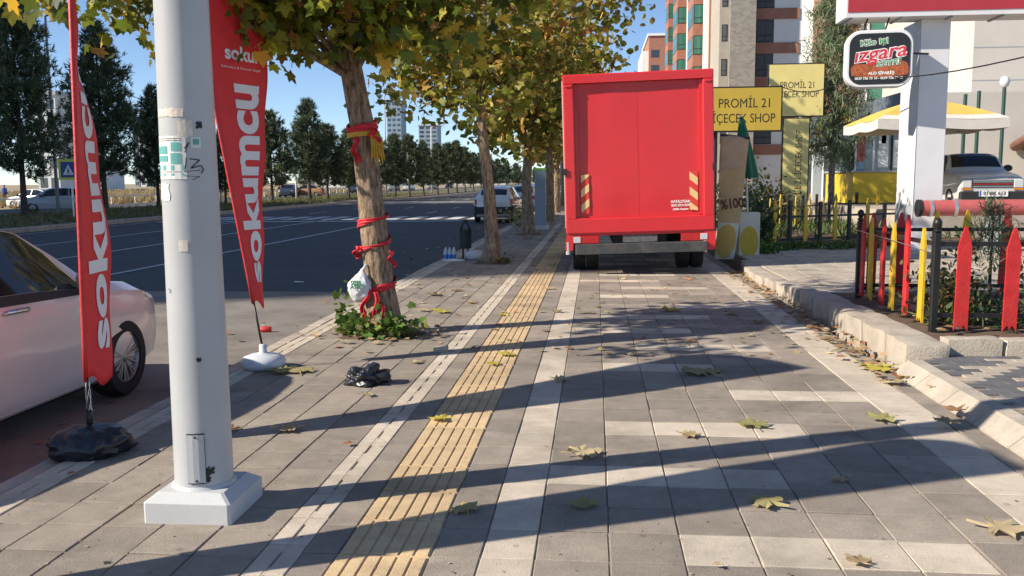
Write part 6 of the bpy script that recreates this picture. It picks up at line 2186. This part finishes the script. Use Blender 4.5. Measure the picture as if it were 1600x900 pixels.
m_dry = leafmat('fallen_leaf', trans=.12, rough=.75)
def curl(shape, k, fold):
    s = shape.copy()
    r2 = s[:, 0] ** 2 * fold + (s[:, 1] - .35) ** 2 * k
    s[:, 2] = s[:, 2] * .4 + r2 * .32
    s[0, 2] -= .0
    return s
LV = [curl(LEAF2, a, b) for a, b in ((.15, .2), (.5, .3), (.3, 1.0), (-.35, .7), (.9, .9))]
COLS = {'tan': (.46, .33, .17), 'brown': (.32, .18, .085), 'green': (.33, .31, .11), 'yellow': (.5, .42, .06), 'olive': (.38, .32, .14), 'straw': (.52, .42, .24), 'rust': (.36, .15, .06)}
FL = [(915, 711, 62, 'straw', 0, 'straw coloured leaf lying at the edge of the pale paver column'), (1194, 789, 58, 'olive', 0, 'flat olive leaf lying alone in the large round ended shadow'), (1176, 666, 54, 'green', 1, 'curled green leaf on the pale tile row'), (1379, 657, 46, 'green', 2, 'pale green leaf near the right pale column'), (1080, 683, 36, 'tan', 1, 'tan leaf left of the curled green one'), (913, 792, 52, 'green', 2, 'dark green leaf in the shadow near the bottom'), (727, 798, 52, 'olive', 3, 'green pod like leaf right of the tactile strip'), (685, 658, 38, 'yellow', 2, 'pale yellow leaf across the tactile strip edge'), (1338, 882, 44, 'tan', 2, 'tan leaf at the bottom edge of the picture'), (1570, 832, 70, 'straw', 1, 'large dry leaf at the right bottom corner'), (1310, 753, 30, 'tan', 1, 'small grey tan leaf inside the shadow'), (455, 673, 46, 'tan', 1, 'dry leaf on the paving right of the lamp post'), (362, 673, 28, 'rust', 3, 'rusty leaf right behind the lamp post'), (878, 596, 34, 'straw', 4, 'curled straw leaf on the shadow edge of the pale column'), (1092, 583, 70, 'olive', 0, 'broad olive leaf in the shadow band before the truck'), (1428, 593, 52, 'yellow', 2, 'bright yellow green leaf at the corner of the wall'), (1372, 579, 50, 'yellow', 1, 'yellow leaf against the low wall'), (1462, 607, 34, 'tan', 3, 'tan leaf on the sloping kerb'), (1490, 645, 36, 'brown', 4, 'brown leaf in the gutter of the sloping kerb'), (1478, 662, 40, 'olive', 1, 'greyish leaf half in shadow in the gutter'), (792, 556, 34, 'yellow', 0, 'amber leaf on the tactile strip beyond the shadow'), (770, 571, 26, 'yellow', 2, 'small amber leaf on the tactile strip'), (1045, 486, 36, 'yellow', 2, 'yellow green leaf between the truck and the shadow bands'), (1145, 492, 28, 'straw', 4, 'whitish curled leaf at the edge of the fence shadow'), (435, 583, 40, 'green', 4, 'green leaf resting against the white flag base'), (470, 581, 46, 'olive', 3, 'olive leaf right of the white flag base'), (690, 489, 32, 'yellow', 2, 'yellow leaf beyond the weeds towards the litter bin'), (678, 462, 30, 'tan', 4, 'heap like tan leaf left of the slotted edging'), (736, 474, 24, 'tan', 3, 'curled tan leaf between the trunks'), (660, 486, 20, 'straw', 1, 'straw leaf next to the yellow one'), (712, 455, 24, 'tan', 1, 'tan leaf at the shadow edge near the bin'), (785, 493, 22, 'yellow', 3, 'yellow leaf on the slotted edging'), (858, 452, 20, 'tan', 3, 'tan leaf on the far tactile tiles'), (870, 488, 22, 'olive', 4, 'thin dark leaf on the pale column'), (1185, 505, 18, 'brown', 1, 'little brown leaf near the bend of the kerb'), (1120, 888, 18, 'straw', 2, 'pale leaf fragment cut by the lower picture edge'), (168, 887, 14, 'tan', 4, 'tiny tan leaf in the lower left corner'), (112, 744, 16, 'rust', 3, 'small rust leaf against the black weight bag'), (60, 694, 14, 'rust', 3, 'small rust leaf on the asphalt left of the black weight bag'), (545, 697, 18, 'rust', 1, 'small rust leaf on the slotted edging'), (575, 619, 24, 'straw', 2, 'pale leaf right before the black plastic bag'), (650, 568, 24, 'straw', 3, 'straw leaf right of the black plastic bag')]
for i, (px, py, sz, cn_, vi, lab) in enumerate(FL):
    z = ZR if px < 110 else 0.0
    if px > 1440 and py < 680 and px > 1450:
        z = .03
    g = G(px, py, z)
    s = sz * (g - Vector((0, 0, CAMH))).length / 1400 / 1.18
    col = np.array(COLS[cn_])[None] * random.uniform(.9, 1.1)
    a = random.uniform(0, 6.28)
    y_ = np.array([math.cos(a), math.sin(a), .02])
    zz_ = np.array([random.gauss(0, .08), random.gauss(0, .08), 1.0])
    x_ = np.cross(y_, zz_)
    x_ /= np.linalg.norm(x_)
    rot = np.stack([x_, y_, np.cross(x_, y_)], 1)[None]
    me = leaf_mesh('fallen_leaf', np.array([[-rot[0][0, 1] * s * .35, -rot[0][1, 1] * s * .35, .012 + .006]]), rot, np.array([s]), col, m_dry, LV[vi] * np.array([1.0, 1.0, 1.0]) + rng.normal(size=LEAF2.shape) * np.array([.02, .02, .035]), LEAF2_F)
    o = link('fallen_leaf', me, None, loc=g)
    tag(o, lab, 'leaf', 'fallen plane leaves')
def litter(name, label, n, fn, size, cols, w):
    pos = np.array([fn() for _ in range(n)])
    me = leaf_mesh(name, pos, rotmats(n, flat=True), size * rng.uniform(.4, 1.2, n), palette(n, cols, w), m_dry, curl(LEAF, .3, 1.0), LEAF_F)
    tag(link(name, me, None, 'stuff'), label, 'leaves')
LC = [COLS['tan'], COLS['brown'], COLS['straw'], COLS['rust'], COLS['olive']]
litter('leaf_litter', 'drift of dry leaves in the gutter below the low wall', 330, lambda: (2.24 + abs(rng.normal()) * .1 - .22 * rng.random() ** 2, rng.uniform(6.6, 15), .012 + .03 * rng.random()), .085, LC, [3, 3, 2, 1, 1])
litter('leaf_litter', 'scattered dry leaves round the foot of the ribboned tree', 120, lambda: (tpts[0].x + rng.normal() * .33, T1Y - .15 + rng.normal() * .28, .02 + .02 * rng.random()), .08, LC, [3, 1, 3, 0, 1])
litter('leaf_litter', 'dry leaves scattered on the paving beyond the tree', 300, lambda: (rng.uniform(-2.8, 2.1), 7.6 + 11 * rng.random() ** 1.2, .012), .075, LC, [3, 2, 3, 1, 1])
litter('leaf_litter', 'brown leaves gathered round the far trunks', 400, lambda: (rng.normal() * .55 - 1.7, rng.uniform(22, 44), .012), .11, LC, [2, 4, 1, 3, 0])
litter('leaf_litter', 'dry leaves strewn along the parking lane', 150, lambda: (-3.05 - abs(rng.normal()) * .7, rng.uniform(5.5, 34), ZR + .012), .08, LC, [3, 3, 2, 1, 0])
litter('leaf_litter', 'dry leaves lying on the plaza slabs and under the truck', 110, lambda: (lambda x: (x, rng.uniform(11.3, 17.5), .014 if x < 2.3 else .14))(rng.uniform(1.4, 5.5)), .07, LC, [3, 2, 2, 1, 0])
litter('leaf_litter', 'dry leaves under the shrubs in the planting bed', 150, lambda: (rng.uniform(2.85, 4.8), rng.uniform(7.6, 10.4), .22), .07, LC, [3, 3, 1, 1, 1])
# small grit swept over the paving
gp = np.array([(rng.uniform(-2.8, 2.4), 3.0 + 9 * rng.random() ** 1.4, .004) for _ in range(700)])
me = leaf_mesh('grit', gp, rotmats(700, flat=True), rng.uniform(.004, .016, 700), palette(700, [(.45, .4, .33), (.2, .16, .12), (.3, .2, .1)], [3, 2, 1]), m_dry, OVAL * np.array([2, 1, 3]), OVAL_F)
tag(link('grit', me, None, 'stuff'), 'fine grit and crumbs scattered over the paving', 'grit')
